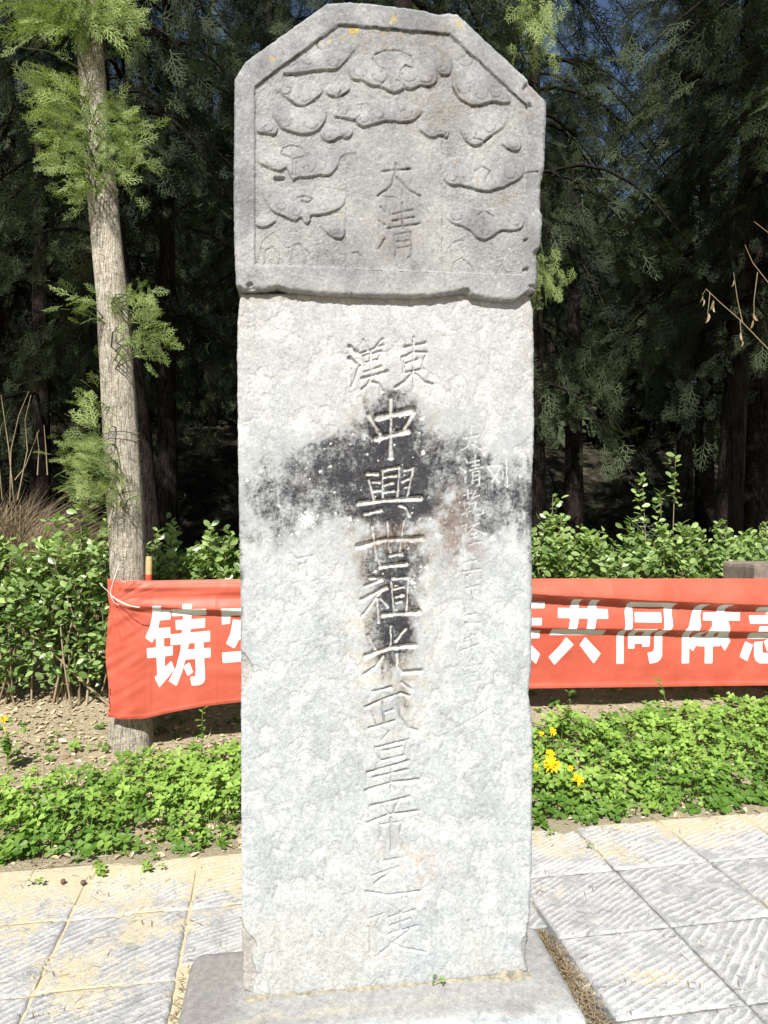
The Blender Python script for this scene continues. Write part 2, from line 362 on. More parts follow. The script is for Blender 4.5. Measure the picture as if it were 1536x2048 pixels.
def slab(i, j, trim=0.0, far=0.0):
    a0, a1 = i*TW+0.0028, (i+1)*TW-0.0028; b0, b1 = j*TD+0.0028+trim, min((j+1)*TD-0.0028, EDGE+0.02)-far
    cxy = REF+RA*(a0+a1)/2+FA*(b0+b1)/2
    vis = -2.2 < cxy[0] < 2.3 and cxy[1] > 1.55
    st = 0.0068 if vis else 0.03
    na, nb = max(2, int((a1-a0)/st)), max(2, int((b1-b0)/st))
    A, B = np.meshgrid(np.linspace(a0, a1, na), np.linspace(b0, b1, nb))
    x = REF[0]+A*RA[0]+B*FA[0]; y = REF[1]+A*RA[1]+B*FA[1]
    sr = np.random.default_rng((i+20)*50+j+20)
    ang = R(sr.uniform(-11, 11)); ch = np.array([CP[0]*math.cos(ang)-CP[1]*math.sin(ang), CP[0]*math.sin(ang)+CP[1]*math.cos(ang)])
    q = (x*ch[0]+y*ch[1])/sr.uniform(0.022, 0.031)+sr.uniform(0, 5)
    q = q+0.5*fbm(x*8+i*3, y*8+j*5, o=3)
    t = np.abs((q-np.floor(q))*2-1)                       # 1 on the ridge
    brk = sm(-0.45, 0.1, fbm(x*7+7*i, y*7+3*j, o=3))
    edge = np.minimum(np.minimum(A-a0, a1-A), np.minimum(B-b0, b1-B))
    rid = (.72*t**7+.28*t**2)*brk*(.75+.5*noise(x*40, y*40))*sm(0.006, 0.03, edge)
    dip = 0.0078*rid+0.0016*fbm(x*25, y*25, o=3)
    s = sandlevel(x, y)
    z = 0.001+dip+sr.uniform(-0.0012, 0.0012)+0.0012*(A-a0)*sr.uniform(-3, 3)-0.006*(edge < 0.001)-.007*sm(.014, .0, edge+.018*fbm(x*16, y*16, o=3)+.004)
    zs = -0.0008+0.0034*s
    sand = np.clip(0.5+(zs-dip)/0.0036, 0, 1)*sm(0.05, 0.7, s+0.25)
    z = np.where(sand > .5, np.maximum(z, np.minimum(zs, 0.005)+0.0005*fbm(x*60, y*60, o=2)), z)
    # the slab's sides
    nr, nc = z.shape; V = np.stack([x, y, z], -1).reshape(-1, 3)
    loop = np.concatenate([np.arange(nc), np.arange(1, nr)*nc+nc-1, (nr-1)*nc+np.arange(nc-2, -1, -1), np.arange(nr-2, 0, -1)*nc])
    low = V[loop].copy(); low[:, 2] = -0.05
    m = len(loop); k = np.arange(m); side = np.stack([loop, nr*nc+k, nr*nc+(k+1) % m, loop[(k+1) % m]], 1)
    c3 = np.array([cxy[0], cxy[1], 0])
    me = mesh_np('paving_slab', np.concatenate([V, low])-c3, [grid_faces(nr, nc), side], np.concatenate([np.ones((nr-1)*(nc-1), bool), np.zeros(m, bool)]),
                 {'sand': np.concatenate([sand.ravel(), np.full(m, .6)]), 'worn': np.concatenate([(sm(0.55, 1.0, t)*brk*sm(0.004, 0.02, edge)*.9).ravel(), np.zeros(m)]), 'tone': np.full(len(V)+m, sr.uniform(.95, 1.22))})
    obj('paving_slab', me, M_PAVE, pavement, c3)
for j in range(-3, 2):
    for i in range(-6, 6):
        if i in (-3, -2, -1) and j == -1: continue
        slab(i, j, 0.075 if (i in (-3, -2, -1) and j == 0) else 0.0, 0.125 if (i in (-3, -2, -1) and j == -2) else 0.0)

# ------------------------------------------------------------------ the stele
SL, Y0 = 0.1263, 2.235
NRM = np.array([SL, -1.0, 0])/math.hypot(1, SL)
PXM = 2.235/F                                             # metres per photo pixel on the face
def face(px, py, y0):
    u = (px-CX)/F; Y = y0/(1-SL*u)
    return np.stack([u*Y, Y, EYE-(py-CY)/F*Y], -1)
def interp(v, pts):
    p = np.array(sorted(pts)); return np.interp(v, p[:, 0], p[:, 1])
def strokes(x, y, items, depth, groove, dmax=5.2, slope=0.85):
    """V grooves cut along brush strokes; depth/groove are updated in place (photo pixels)"""
    for w, pts in items:
        pts = np.asarray(pts, float); pad = w+3
        sel = (x > pts[:, 0].min()-pad) & (x < pts[:, 0].max()+pad) & (y > pts[:, 1].min()-pad) & (y < pts[:, 1].max()+pad)
        if not sel.any(): continue
        X, Y = x[sel], y[sel]
        L = np.concatenate([[0], np.cumsum(np.hypot(*np.diff(pts, axis=0).T))]); L /= L[-1]
        dep = np.zeros(len(X))
        for i in range(len(pts)-1):
            d, t = seg_d(X, Y, pts[i], pts[i+1]); s = L[i]+t*(L[i+1]-L[i])
            hw = 0.5*w*(0.72+0.5*np.abs(s-0.45)**1.2)
            dep = np.maximum(dep, np.clip(hw-d, 0, None))
        depth[sel] = np.maximum(depth[sel], np.minimum(dep*slope, dmax))
        groove[sel] = np.maximum(groove[sel], np.clip(dep/(0.25*w), 0, 1))
def Z(ox, oy, s, items):
    return [(w/s, [(ox+a/s, oy+b/s) for a, b in pts]) for w, pts in items]
BIG = []
BIG += Z(680, 660, 7.68, [  # the two characters side by side
 (60, [(1000, 260), (1310, 200)]), (48, [(950, 430), (990, 650)]), (50, [(950, 420), (1130, 335), (1330, 340)]), (45, [(1330, 350), (1250, 600)]),
 (50, [(1020, 515), (1190, 450)]), (55, [(990, 655), (1280, 600)]), (45, [(1130, 110), (1130, 930)]), (62, [(1110, 670), (1000, 790), (860, 880)]), (60, [(1160, 670), (1290, 790), (1420, 830)]),
 (80, [(150, 260), (260, 345)]), (80, [(150, 430), (240, 520)]), (60, [(185, 870), (300, 560)]), (40, [(180, 600), (190, 870)]),
 (50, [(290, 370), (660, 230)]), (45, [(360, 150), (430, 300)]), (50, [(650, 140), (550, 265)]), (45, [(360, 390), (390, 560)]), (50, [(360, 395), (630, 325)]),
 (45, [(630, 330), (590, 470)]), (42, [(400, 495), (600, 440)]), (50, [(380, 645), (640, 555)]), (62, [(340, 745), (730, 635)]),
 (45, [(470, 330), (480, 700), (440, 830), (340, 910)]), (62, [(500, 800), (600, 830), (650, 940)]),
 (95, [(780, 1045), (785, 1500), (783, 1950)]), (85, [(440, 1290), (620, 1600)]), (130, [(590, 1335), (1085, 1235)]), (85, [(1130, 1260), (1000, 1500)]), (110, [(560, 1660), (1040, 1545)])])
BIG += Z(700, 900, 7.877, [
 (65, [(300, 460), (380, 780)]), (60, [(520, 310), (515, 740)]), (75, [(540, 315), (770, 262)]), (60, [(780, 290), (750, 730)]),
 (62, [(530, 425), (720, 392)]), (62, [(540, 545), (670, 512)]), (62, [(530, 662), (690, 640)]), (60, [(1000, 290), (905, 730)]),
 (60, [(860, 315), (1000, 280)]), (60, [(830, 490), (950, 440)]), (55, [(870, 585), (940, 575)]), (80, [(280, 365), (430, 372)]), (60, [(370, 500), (465, 500)]), (65, [(380, 645), (475, 635)]),
 (100, [(140, 835), (560, 785), (1110, 750)]), (75, [(240, 1000), (490, 945)]), (60, [(780, 870), (880, 910), (940, 1030)]),
 (100, [(130, 1515), (560, 1405), (1130, 1390)]), (65, [(350, 1200), (420, 1700), (490, 1830)]), (90, [(480, 1835), (880, 1790)]), (60, [(590, 1120), (610, 1500), (640, 1610)]),
 (80, [(640, 1655), (820, 1630)]), (55, [(850, 1110), (785, 1600)])])
BIG += Z(700, 1130, 7.877, [
 (70, [(330, 200), (500, 212)]), (70, [(240, 335), (500, 232)]), (80, [(190, 545), (570, 355)]), (55, [(480, 420), (200, 800)]), (55, [(430, 540), (450, 900)]), (55, [(480, 530), (600, 650)]),
 (55, [(650, 260), (695, 750)]), (62, [(670, 215), (910, 200)]), (55, [(920, 230), (890, 720)]), (55, [(700, 372), (840, 340)]), (55, [(720, 500), (840, 470)]), (50, [(730, 592), (810, 570)]), (92, [(520, 785), (1090, 740)]),
 (62, [(640, 960), (645, 1290)]), (62, [(290, 1110), (400, 1330)]), (62, [(880, 1000), (720, 1190)]), (90, [(250, 1435), (640, 1300), (1020, 1262)]), (62, [(520, 1440), (430, 1580), (240, 1720)]), (80, [(740, 1400), (745, 1600), (820, 1690), (1120, 1672)])])
LOW = Z(710, 1350, 8.193, [
 (80, [(300, 275), (590, 205)]), (75, [(180, 525), (500, 385), (760, 295), (880, 345)]), (62, [(450, 440), (480, 760)]), (62, [(500, 612), (620, 570)]), (45, [(270, 610), (340, 800)]),
 (70, [(230, 875), (640, 752)]), (70, [(680, 330), (740, 680), (870, 870), (1020, 912)]), (75, [(770, 120), (920, 240)]),
 (45, [(560, 930), (440, 1060)]), (70, [(330, 1190), (400, 1380)]), (62, [(340, 1195), (880, 1062)]), (62, [(860, 1090), (800, 1340)]), (62, [(470, 1245), (760, 1182)]), (62, [(410, 1405), (820, 1322)]),
 (80, [(210, 1605), (880, 1415)]), (72, [(300, 1692), (850, 1552)]), (60, [(590, 1500), (600, 1850)]), (82, [(170, 1905), (600, 1765), (1030, 1722)])])
LOW += Z(700, 1580, 5.85, [
 (52, [(240, 192), (700, 82)]), (40, [(370, 185), (470, 300)]), (40, [(570, 130), (500, 280)]), (56, [(200, 392), (450, 292), (780, 252)]), (42, [(350, 400), (360, 560)]), (42, [(360, 410), (610, 370), (590, 500)]), (52, [(480, 330), (490, 720)]),
 (42, [(410, 832), (560, 800)]), (46, [(260, 1012), (560, 902), (290, 1100)]), (48, [(190, 1192), (440, 1232), (820, 1192)]),
 (36, [(220, 1512), (380, 1452), (300, 1590), (350, 1680)]), (36, [(230, 1600), (240, 1900)]), (40, [(460, 1492), (750, 1412)]), (40, [(480, 1592), (700, 1512)]), (42, [(450, 1692), (790, 1592)]),
 (40, [(590, 1430), (590, 1640)]), (38, [(700, 1640), (360, 1910)]), (40, [(480, 1790), (600, 1850), (880, 1902)])])
SMALL = Z(900, 840, 7.585, [
 (40, [(210, 272), (430, 222)]), (36, [(320, 70), (315, 240), (270, 400), (180, 450)]), (42, [(340, 350), (460, 432)]),
 (45, [(230, 580), (270, 640)]), (42, [(160, 720), (240, 790)]), (40, [(240, 860), (240, 940)]), (32, [(310, 642), (450, 602)]), (32, [(340, 692), (440, 670)]), (34, [(300, 762), (490, 712)]), (32, [(380, 530), (390, 740)]),
 (30, [(345, 790), (340, 960)]), (30, [(345, 790), (450, 770), (450, 980), (400, 990)]), (30, [(370, 842), (425, 832)]), (30, [(370, 912), (430, 900)]),
 (34, [(200, 1142), (320, 1100)]), (30, [(270, 1060), (275, 1180)]), (30, [(200, 1262), (310, 1240)]), (28, [(220, 1240), (230, 1340)]), (28, [(300, 1235), (290, 1330)]), (30, [(190, 1422), (320, 1372)]), (30, [(260, 1340), (262, 1460)]),
 (32, [(390, 1070), (330, 1180)]), (34, [(350, 1182), (450, 1132)]), (34, [(320, 1262), (400, 1232), (345, 1400), (390, 1440), (500, 1412), (505, 1360)]),
 (32, [(180, 1602), (260, 1572), (230, 1650), (250, 1720)]), (32, [(195, 1700), (200, 1890)]), (34, [(400, 1560), (270, 1720)]), (34, [(290, 1622), (440, 1552)]), (40, [(350, 1650), (550, 1722)]), (32, [(320, 1722), (400, 1702)]),
 (32, [(300, 1792), (410, 1762)]), (36, [(280, 1892), (470, 1842)]), (30, [(370, 1700), (370, 1870)])])
SMALL += Z(890, 1090, 8.533, [
 (40, [(340, 312), (530, 252)]), (36, [(430, 270), (400, 400)]), (36, [(530, 260), (470, 400)]), (46, [(310, 462), (600, 412)]), (40, [(370, 530), (440, 490)]), (42, [(360, 742), (570, 692)]), (42, [(460, 600), (460, 960)]),
 (34, [(340, 1100), (360, 1220)]), (50, [(360, 1212), (540, 1172)]), (34, [(480, 1090), (500, 1190)]), (40, [(330, 1330), (600, 1330)]),
 (34, [(390, 1470), (350, 1560)]), (36, [(340, 1602), (530, 1532)]), (34, [(330, 1662), (450, 1632)]), (40, [(260, 1812), (570, 1702)]), (34, [(450, 1540), (460, 1960)])])
FAINT = Z(890, 1310, 7.06, [
 (26, [(280, 182), (450, 140)]), (26, [(270, 282), (450, 240)]), (24, [(300, 332), (430, 300)]), (28, [(310, 402), (490, 362)]), (24, [(360, 150), (360, 390)]),
 (28, [(260, 712), (330, 682), (480, 642)]), (26, [(210, 800), (270, 760)]), (24, [(350, 720), (300, 860)]), (24, [(400, 820), (460, 880)]), (26, [(210, 1142), (290, 1032)]), (28, [(340, 1122), (470, 1062)]), (24, [(410, 1090), (400, 1250), (360, 1390)]),
 (30, [(370, 1502), (450, 1490)]), (30, [(350, 1622), (470, 1582)]), (28, [(410, 1622), (520, 1700)]), (26, [(330, 1640), (250, 1780)])])
FAINT += Z(550, 1080, 8.19, [
 (48, [(260, 210), (330, 290)]), (52, [(340, 312), (620, 252)]), (36, [(530, 290), (540, 600)]), (36, [(410, 402), (500, 382)]), (34, [(400, 400), (390, 560)]), (36, [(300, 712), (390, 690)]), (38, [(580, 692), (690, 652)]),
 (30, [(280, 1162), (540, 1092)]), (28, [(400, 1242), (470, 1222)]), (26, [(340, 1180), (350, 1340)]), (28, [(220, 1722), (390, 1652)]), (28, [(420, 1632), (580, 1592)]), (28, [(480, 1720), (570, 1706)]), (30, [(280, 1992), (560, 1892)])])
FAINT += Z(550, 1320, 7.317, [
 (26, [(190, 412), (310, 370)]), (26, [(370, 502), (460, 472)]), (28, [(370, 560), (450, 610), (520, 632)]), (24, [(250, 510), (240, 560)]), (24, [(230, 700), (210, 780)]), (26, [(250, 750), (340, 830)]), (28, [(420, 1050), (310, 1170)]), (28, [(400, 1120), (210, 1250)]),
 (24, [(260, 1442), (370, 1412)]), (26, [(190, 1522), (420, 1462)]), (24, [(240, 1562), (380, 1502)]), (24, [(230, 1602), (380, 1552)]), (26, [(200, 1642), (390, 1582)]), (24, [(310, 1380), (320, 1620)]), (22, [(270, 1640), (280, 1720)]), (22, [(280, 1652), (390, 1632), (390, 1690)]), (22, [(300, 1682), (370, 1670)]), (22, [(290, 1732), (380, 1712)])])
SCRATCH = Z(900, 840, 7.585, [(12, [(560, 710), (790, 700)]), (12, [(570, 710), (740, 950)]), (12, [(770, 700), (670, 890), (620, 950)]), (13, [(850, 600), (870, 1020)]), (12, [(800, 780), (800, 900)]), (10, [(820, 980), (875, 1025), (905, 985)])])

def extrude_face(name, px, py, h, y0, thick, cols, ink, parent, origin):
    nr, nc = px.shape
    V = face(px, py, y0)+NRM*h[..., None]; V = V.reshape(-1, 3)
    loop = np.concatenate([np.arange(nc), np.arange(1, nr)*nc+nc-1, (nr-1)*nc+np.arange(nc-2, -1, -1), np.arange(nr-2, 0, -1)*nc])
    m = len(loop); k = np.arange(m); Fs = [grid_faces(nr, nc)[:, ::-1]]; vs_ = [V]; prev = loop; base = nr*nc
    B = V[loop]; cen = B.mean(0); n = nr*nc
    for s in (0.12, 0.4, 0.7, 1.0):
        W = face(px.ravel()[loop], py.ravel()[loop], y0)-NRM*thick*s
        rough = 0.006*fbm(W[:, 0]*14, W[:, 2]*14, s*9.0+0.01, o=3)
        W = W+(W-cen)/(np.linalg.norm(W-cen, axis=1)[:, None])*rough[:, None]
        vs_.append(W); cur = n+k; Fs.append(np.stack([prev, prev[(k+1) % m], cur[(k+1) % m], cur], 1)); prev = cur; n += m
    Fs.append(prev[::-1][None])
    allV = np.concatenate(vs_); c = np.concatenate([cols.reshape(-1, 3)]+[cols.reshape(-1, 3)[loop]*0.9]*4)
    ik = np.concatenate([ink.ravel()]+[ink.ravel()[loop]*0.3]*4)
    smooth = np.concatenate([np.ones((nr-1)*(nc-1), bool), np.zeros(4*m+1, bool)])
    me = mesh_np(name, allV-origin, Fs, smooth, {'ink': ik}, {'stone': c})
    return obj(name, me, M_STONE, parent)

stele = empty('stone_stele', tuple(face(np.array(775.), np.array(1975.), Y0+0.1)))
tag(stele, 'tall weathered grey stone stele with carved Chinese characters and a cracked-off cloud-carved head', 'stele')
SO = np.array(stele.location)
# -- body slab
nc, nr = 335, 790
s_, t_ = np.meshgrid(np.linspace(0, 1, nc), np.linspace(0, 1, nr))
XL = [(585, 482), (598, 479), (640, 475), (700, 474), (900, 476), (1100, 479), (1200, 481), (1500, 482), (1850, 483), (1995, 486)]
XR = [(590, 1058), (604, 1063), (618, 1067), (700, 1069), (900, 1069), (950, 1066), (1100, 1064), (1160, 1066), (1350, 1063), (1372, 1060), (1390, 1057), (1412, 1062), (1450, 1066), (1600, 1066), (1750, 1064), (1850, 1060), (1890, 1055), (1915, 1054), (1950, 1058)]
YB = [(480, 1988), (500, 1998), (560, 1996), (700, 1986), (800, 1976), (950, 1959), (1060, 1945)]
x0 = 478+s_*590
py = 586+t_*(interp(x0, YB)-586)
jl = 1.8*fbm(py[:, :1]*0.05, 3.3, o=4)+1.0*noise(py[:, :1]*0.31, 8.8); jr = 2.2*fbm(py[:, :1]*0.04, 7.7, o=4)+1.0*noise(py[:, :1]*0.3, 5.1)
xl = interp(py, XL)+jl; xr = interp(py, XR)+jr
px = xl+s_*(xr-xl)
depth = np.zeros_like(px); groove = np.zeros_like(px)
wob = lambda k: 1.2*fbm(px*0.06+k, py*0.06, o=3)
wx_, wy_ = px+wob(0), py+wob(40)
strokes(wx_, wy_, [(w*1.38, p) for w, p in BIG], depth, groove, 7.5, 1.2)
strokes(wx_, wy_, SMALL, depth, groove, 3.6, 1.2)
gs = np.zeros_like(px); strokes(wx_, wy_, SMALL, np.zeros_like(px), gs, 3.6, 1.2)
d2 = np.zeros_like(px); g2 = np.zeros_like(px)
wl_, wm_ = px+.5*(wx_-px), py+.5*(wy_-py)
strokes(wl_, wm_, [(w*1.1, p) for w, p in LOW], d2, g2, 6.2, 1.25); gf = np.zeros_like(px); strokes(wl_, wm_, [(w*1.05, p) for w, p in FAINT], d2, gf, 2.2, .95); g2 = np.maximum(g2, gf*.3)
worn = 0.78+0.22*sm(-0.35, 0.25, fbm(px*.03, py*.03, o=3)); depth = np.maximum(depth, d2*worn); groove = np.maximum(groove, g2*worn*.7)
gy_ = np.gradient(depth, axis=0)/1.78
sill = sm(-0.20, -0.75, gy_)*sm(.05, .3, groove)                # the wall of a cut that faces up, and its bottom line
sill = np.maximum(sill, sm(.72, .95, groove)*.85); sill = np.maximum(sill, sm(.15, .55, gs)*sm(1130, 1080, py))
edge = np.minimum(np.minimum(px-xl, xr-px), np.minimum(py-586, interp(px, YB)-py))
edge = edge+2.5*fbm(px*0.05, py*0.05, o=3)
rnd = np.clip(1-edge/7, 0, 1); h = -depth*PXM-0.007*rnd**2
h += 0.0022*fbm(px*0.012, py*0.012, o=3)+0.0007*fbm(px*0.12, py*0.12, o=3)
lay = fbm(px*0.022+5, py*0.016, o=5)                      # thin flakes lost from the surface
h += -0.0016*sm(0.10, 0.125, lay)-0.0016*sm(0.32, 0.345, lay)-0.0012*sm(-0.17, -0.185, lay)*sm(900, 1250, py)
pit = fbm(px*0.16+90, py*0.16, o=2); h -= 0.0016*sm(0.42, 0.6, pit)
corner = sm(3, -3, px-(484+34*sm(1840, 1900, py)*(0.75+0.5*fbm(py*.03, 1.0, o=2)))) * sm(1830, 1860, py)
h -= 0.020*corner*(0.6+0.4*sm(1850, 1990, py))
chip2 = sm(2, -4, px-(482+28*np.clip(1-np.abs(py-1345)/42, 0, 1)**.6)+4*fbm(px*.08, py*.08, o=3))*(np.abs(py-1345) < 42); h -= 0.008*chip2
chip3 = sm(-4, 4, px-(1066-22*np.clip(1-np.abs(py-1900)/60, 0, 1)**.6)+4*fbm(px*.08, py*.08, o=3))*(np.abs(py-1900) < 60); h -= 0.008*chip3
for (x1, y1, x2, y2) in ((880, 1475, 985, 1415), (970, 1240, 976, 1460), (520, 860, 548, 1010)):
    d, t = seg_d(px+5*fbm(px*.05, py*.05, o=3), py, (x1, y1), (x2, y2)); h -= 0.0016*sm(3.0, 0.5, d)
# colours
n1 = fbm(px*0.010+3, py*0.010, o=5); n2 = fbm(px*0.035, py*0.03+20, o=4); n3 = fbm(px*0.15, py*0.15+9, o=3); n4 = fbm(px*.006, py*.004+60, o=3)
top = sm(1100, 700, py)
C = np.empty(px.shape+(3,))
pale = np.array([0.366, 0.384, 0.388]); warm = np.array([0.358, 0.361, 0.361]); cool = np.array([0.285, 0.304, 0.312]); cream = np.array([0.385, 0.380, 0.345])
C[:] = pale; C += top[..., None]*(warm-pale)*0.9
k = sm(0.02, 0.30, n1)*0.6*sm(650, 1000, py); C += k[..., None]*(cool-C)
k = sm(0.05, 0.22, n2)*0.5*sm(1150, 1500, py); C += k[..., None]*(cool-C)
k = sm(0.12, 0.2, lay)*0.35; C += k[..., None]*(np.array([0.52, 0.52, 0.51])-C)
k = sm(1620, 1900, py)*sm(-0.25, 0.25, n4+n2*.4)*0.6; C += k[..., None]*(cream-C)
k = np.exp(-((px-820)/60)**2-((py-1725)/55)**2)*sm(-.1, .3, n2)*.5; C += k[..., None]*(np.array([.45, .34, .26])-C)
k = sm(610, 595, py)*.5; C += k[..., None]*(np.array([.30, .27, .22])-C)
k = (sm(560, 486, px)*sm(760, 640, py)+sm(1010, 1062, px)*sm(900, 640, py))*0.9*(0.5+n2); C += np.clip(k, 0, 1)[..., None]*(np.array([.31, .295, .275])-C)
k = np.clip(corner+chip2*.8+chip3*.5, 0, 1)*.7; C += k[..., None]*(np.array([.30, .275, .24])-C)
halo = np.exp(-((px-780)/82)**2)*sm(760, 850, py)*sm(1560, 1330, py)*.55*sm(-.3, .3, n2); C += halo[..., None]*(np.array([.43, .36, .26])-C)
brn = np.exp(-((px-790)/62)**2-((py-1075)/42)**2)*1.1+np.exp(-((px-905)/40)**2-((py-1010)/55)**2)*1.0+np.exp(-((px-925)/42)**2-((py-1095)/50)**2)*.8+np.exp(-((px-615)/30)**2-((py-970)/30)**2)*.5
brn = np.clip(brn*sm(-.35, .15, n2), 0, 1)*0.95; C += brn[..., None]*(np.array([.165, .120, .098])-C)
C += (sill*0.45*(.8+.6*n3))[..., None]*(np.array([.45, .45, .445])-C)  # painted light: up-facing walls and bottoms of the cuts made paler
G = lambda cx, cy, sx, sy: np.exp(-((px-cx)/sx)**2-((py-cy)/sy)**2)
ink = 1.05*G(785, 845, 60, 66)+1.1*G(782, 945, 92, 78)+0.95*G(790, 1015, 80, 45)+0.8*G(785, 1120, 74, 45)+1.05*G(790, 1205, 52, 70)+0.85*G(785, 1290, 48, 50)+0.4*G(790, 1400, 40, 60)
ink += 0.50*G(665, 965, 85, 70)+0.40*G(590, 990, 90, 100)+0.36*G(520, 1020, 62, 120)+0.35*G(660, 900, 55, 40)+0.62*G(925, 925, 75, 62)+0.55*G(990, 1005, 80, 70)+0.45*G(1050, 985, 30, 110)+0.3*G(940, 1060, 60, 40)+0.3*G(960, 770, 9, 60)+.25*G(780, 1685, 26, 60)
ink += 0.45*np.exp(-((px-478)/12)**2)*sm(1000, 1150, py)*sm(1500, 1250, py)+0.40*np.exp(-((px-1064)/10)**2)*sm(900, 1000, py)*sm(1500, 1200, py)
ink *= .96+.30*fbm(px*.07, py*.012+4, o=4)+.40*fbm(px*.04, py*.035+31, o=5)
ink = np.clip(ink, 0, 1.05)
ink *= 1-0.68*np.clip(brn*1.25, 0, 1)*sm(-.05, .25, n3)
ink = np.clip(np.minimum(ink, 1.08)+0.55*n2*sm(0.05, .4, ink)+0.45*n3*sm(.1, .5, ink), 0, 1.05)
ink = np.maximum(ink, 0.5*sm(.42, .6, pit)*sm(.0, .3, n1+.1)*.6)
ink *= 1-np.clip(0.86*sill*(.9+.7*n3), 0, 1)  # stain misses cut bottoms; clearing it from up-facing walls paints sunlight there
ink = np.maximum(ink, .66*sm(.12, .45, groove)*(1-sill)*(.45+.55*sm(1750, 1250, py))*sm(-.6, .1, n2))  # shade painted on the cut walls that do not face up
k = np.zeros_like(px); z_ = np.zeros_like(px); strokes(px, py, [(w*1.6, p) for w, p in SCRATCH], z_, k); ink *= 1-.95*k; C += (k*.8)[..., None]*(np.array([.6, .6, .6])-C)
lr = np.random.default_rng(3)
spots = [(lr.normal(770, 170), lr.normal(1000, 140), 1.0+3.0*lr.beta(1, 3)) for _ in range(170)]+[(lr.uniform(480, 1060), lr.uniform(620, 1950), lr.uniform(1.2, 4.5)) for _ in range(130)]+[(615, 1040, 19), (700, 1037, 6), (845, 838, 6), (597, 1068, 6), (1010, 903, 5), (985, 1077, 7), (598, 1152, 7), (846, 906, 6), (826, 1165, 7)]
for (a, b, r) in spots:
    sel = (np.abs(px-a) < r*2) & (np.abs(py-b) < r*2)
    d = np.hypot(px[sel]-a, py[sel]-b)+r*1.3*fbm(px[sel]*.22, py[sel]*.22, o=3); k = sm(r, r*.35, d)
    ink[sel] *= 1-k; C[sel] += (k*.8)[:, None]*(np.array([.56, .555, .53])-C[sel]); h[sel] += .0008*k
C *= (1+0.20*n3+0.10*n2)[..., None]
C = np.clip(C, 0.02, .72)
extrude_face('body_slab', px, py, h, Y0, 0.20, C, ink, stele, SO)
# -- carved head
nc, nr = 345, 325
s_, t_ = np.meshgrid(np.linspace(0, 1, nc), np.linspace(0, 1, nr))
TOP = [(469, 155), (476, 144), (491, 120), (655, 3), (700, 1), (760, 6), (830, 14), (876, 25), (900, 23), (916, 25), (1055, 155), (1058, 166), (1095, 201)]
BOT = [(473, 571), (484, 580), (524, 580), (555, 573), (577, 581), (640, 587), (750, 593), (860, 593), (909, 589), (927, 584), (949, 584), (971, 593), (1015, 600), (1062, 602), (1076, 585), (1095, 580)]
HL = [(150, 469), (350, 467), (480, 468), (560, 471), (590, 476)]
HR = [(190, 1095), (205, 1095), (330, 1090), (368, 1083), (420, 1082), (430, 1087), (490, 1083), (500, 1077), (535, 1076), (572, 1075), (585, 1070), (605, 1062)]
x0 = 469+s_*626
yt = interp(x0, TOP); yb = interp(x0, BOT)
py = yt+t_*(yb-yt); px = interp(py, HL)+s_*(interp(py, HR)-interp(py, HL))
top_jit = 1.6*fbm(px*.05, 2.0, o=4)+noise(px*.3, 4.4)*1.0
py = py+top_jit*(1-t_)+t_*(1.8*fbm(px*.06, 9.0, o=4)); px = px+(1.8*fbm(py*.05, 6.0, o=4)+noise(py*.3, 1.3))*(2*np.abs(s_-.5))**6
zs_ = 2.2588; zx = (px-440)*zs_; zy = py*zs_              # coordinates the carving was measured in
wzx = zx+5*fbm(zx*.02, zy*.02, o=3); wzy = zy+5*fbm(zx*.02+50, zy*.02, o=3)
FIELD = [(155, 390), (240, 325), (540, 105), (690, 118), (1040, 150), (1200, 300), (1395, 480), (1385, 1245), (155, 1195)]
fsd = poly_sdf(wzx, wzy, FIELD)
h = -0.0080*sm(1.5, -6, fsd)
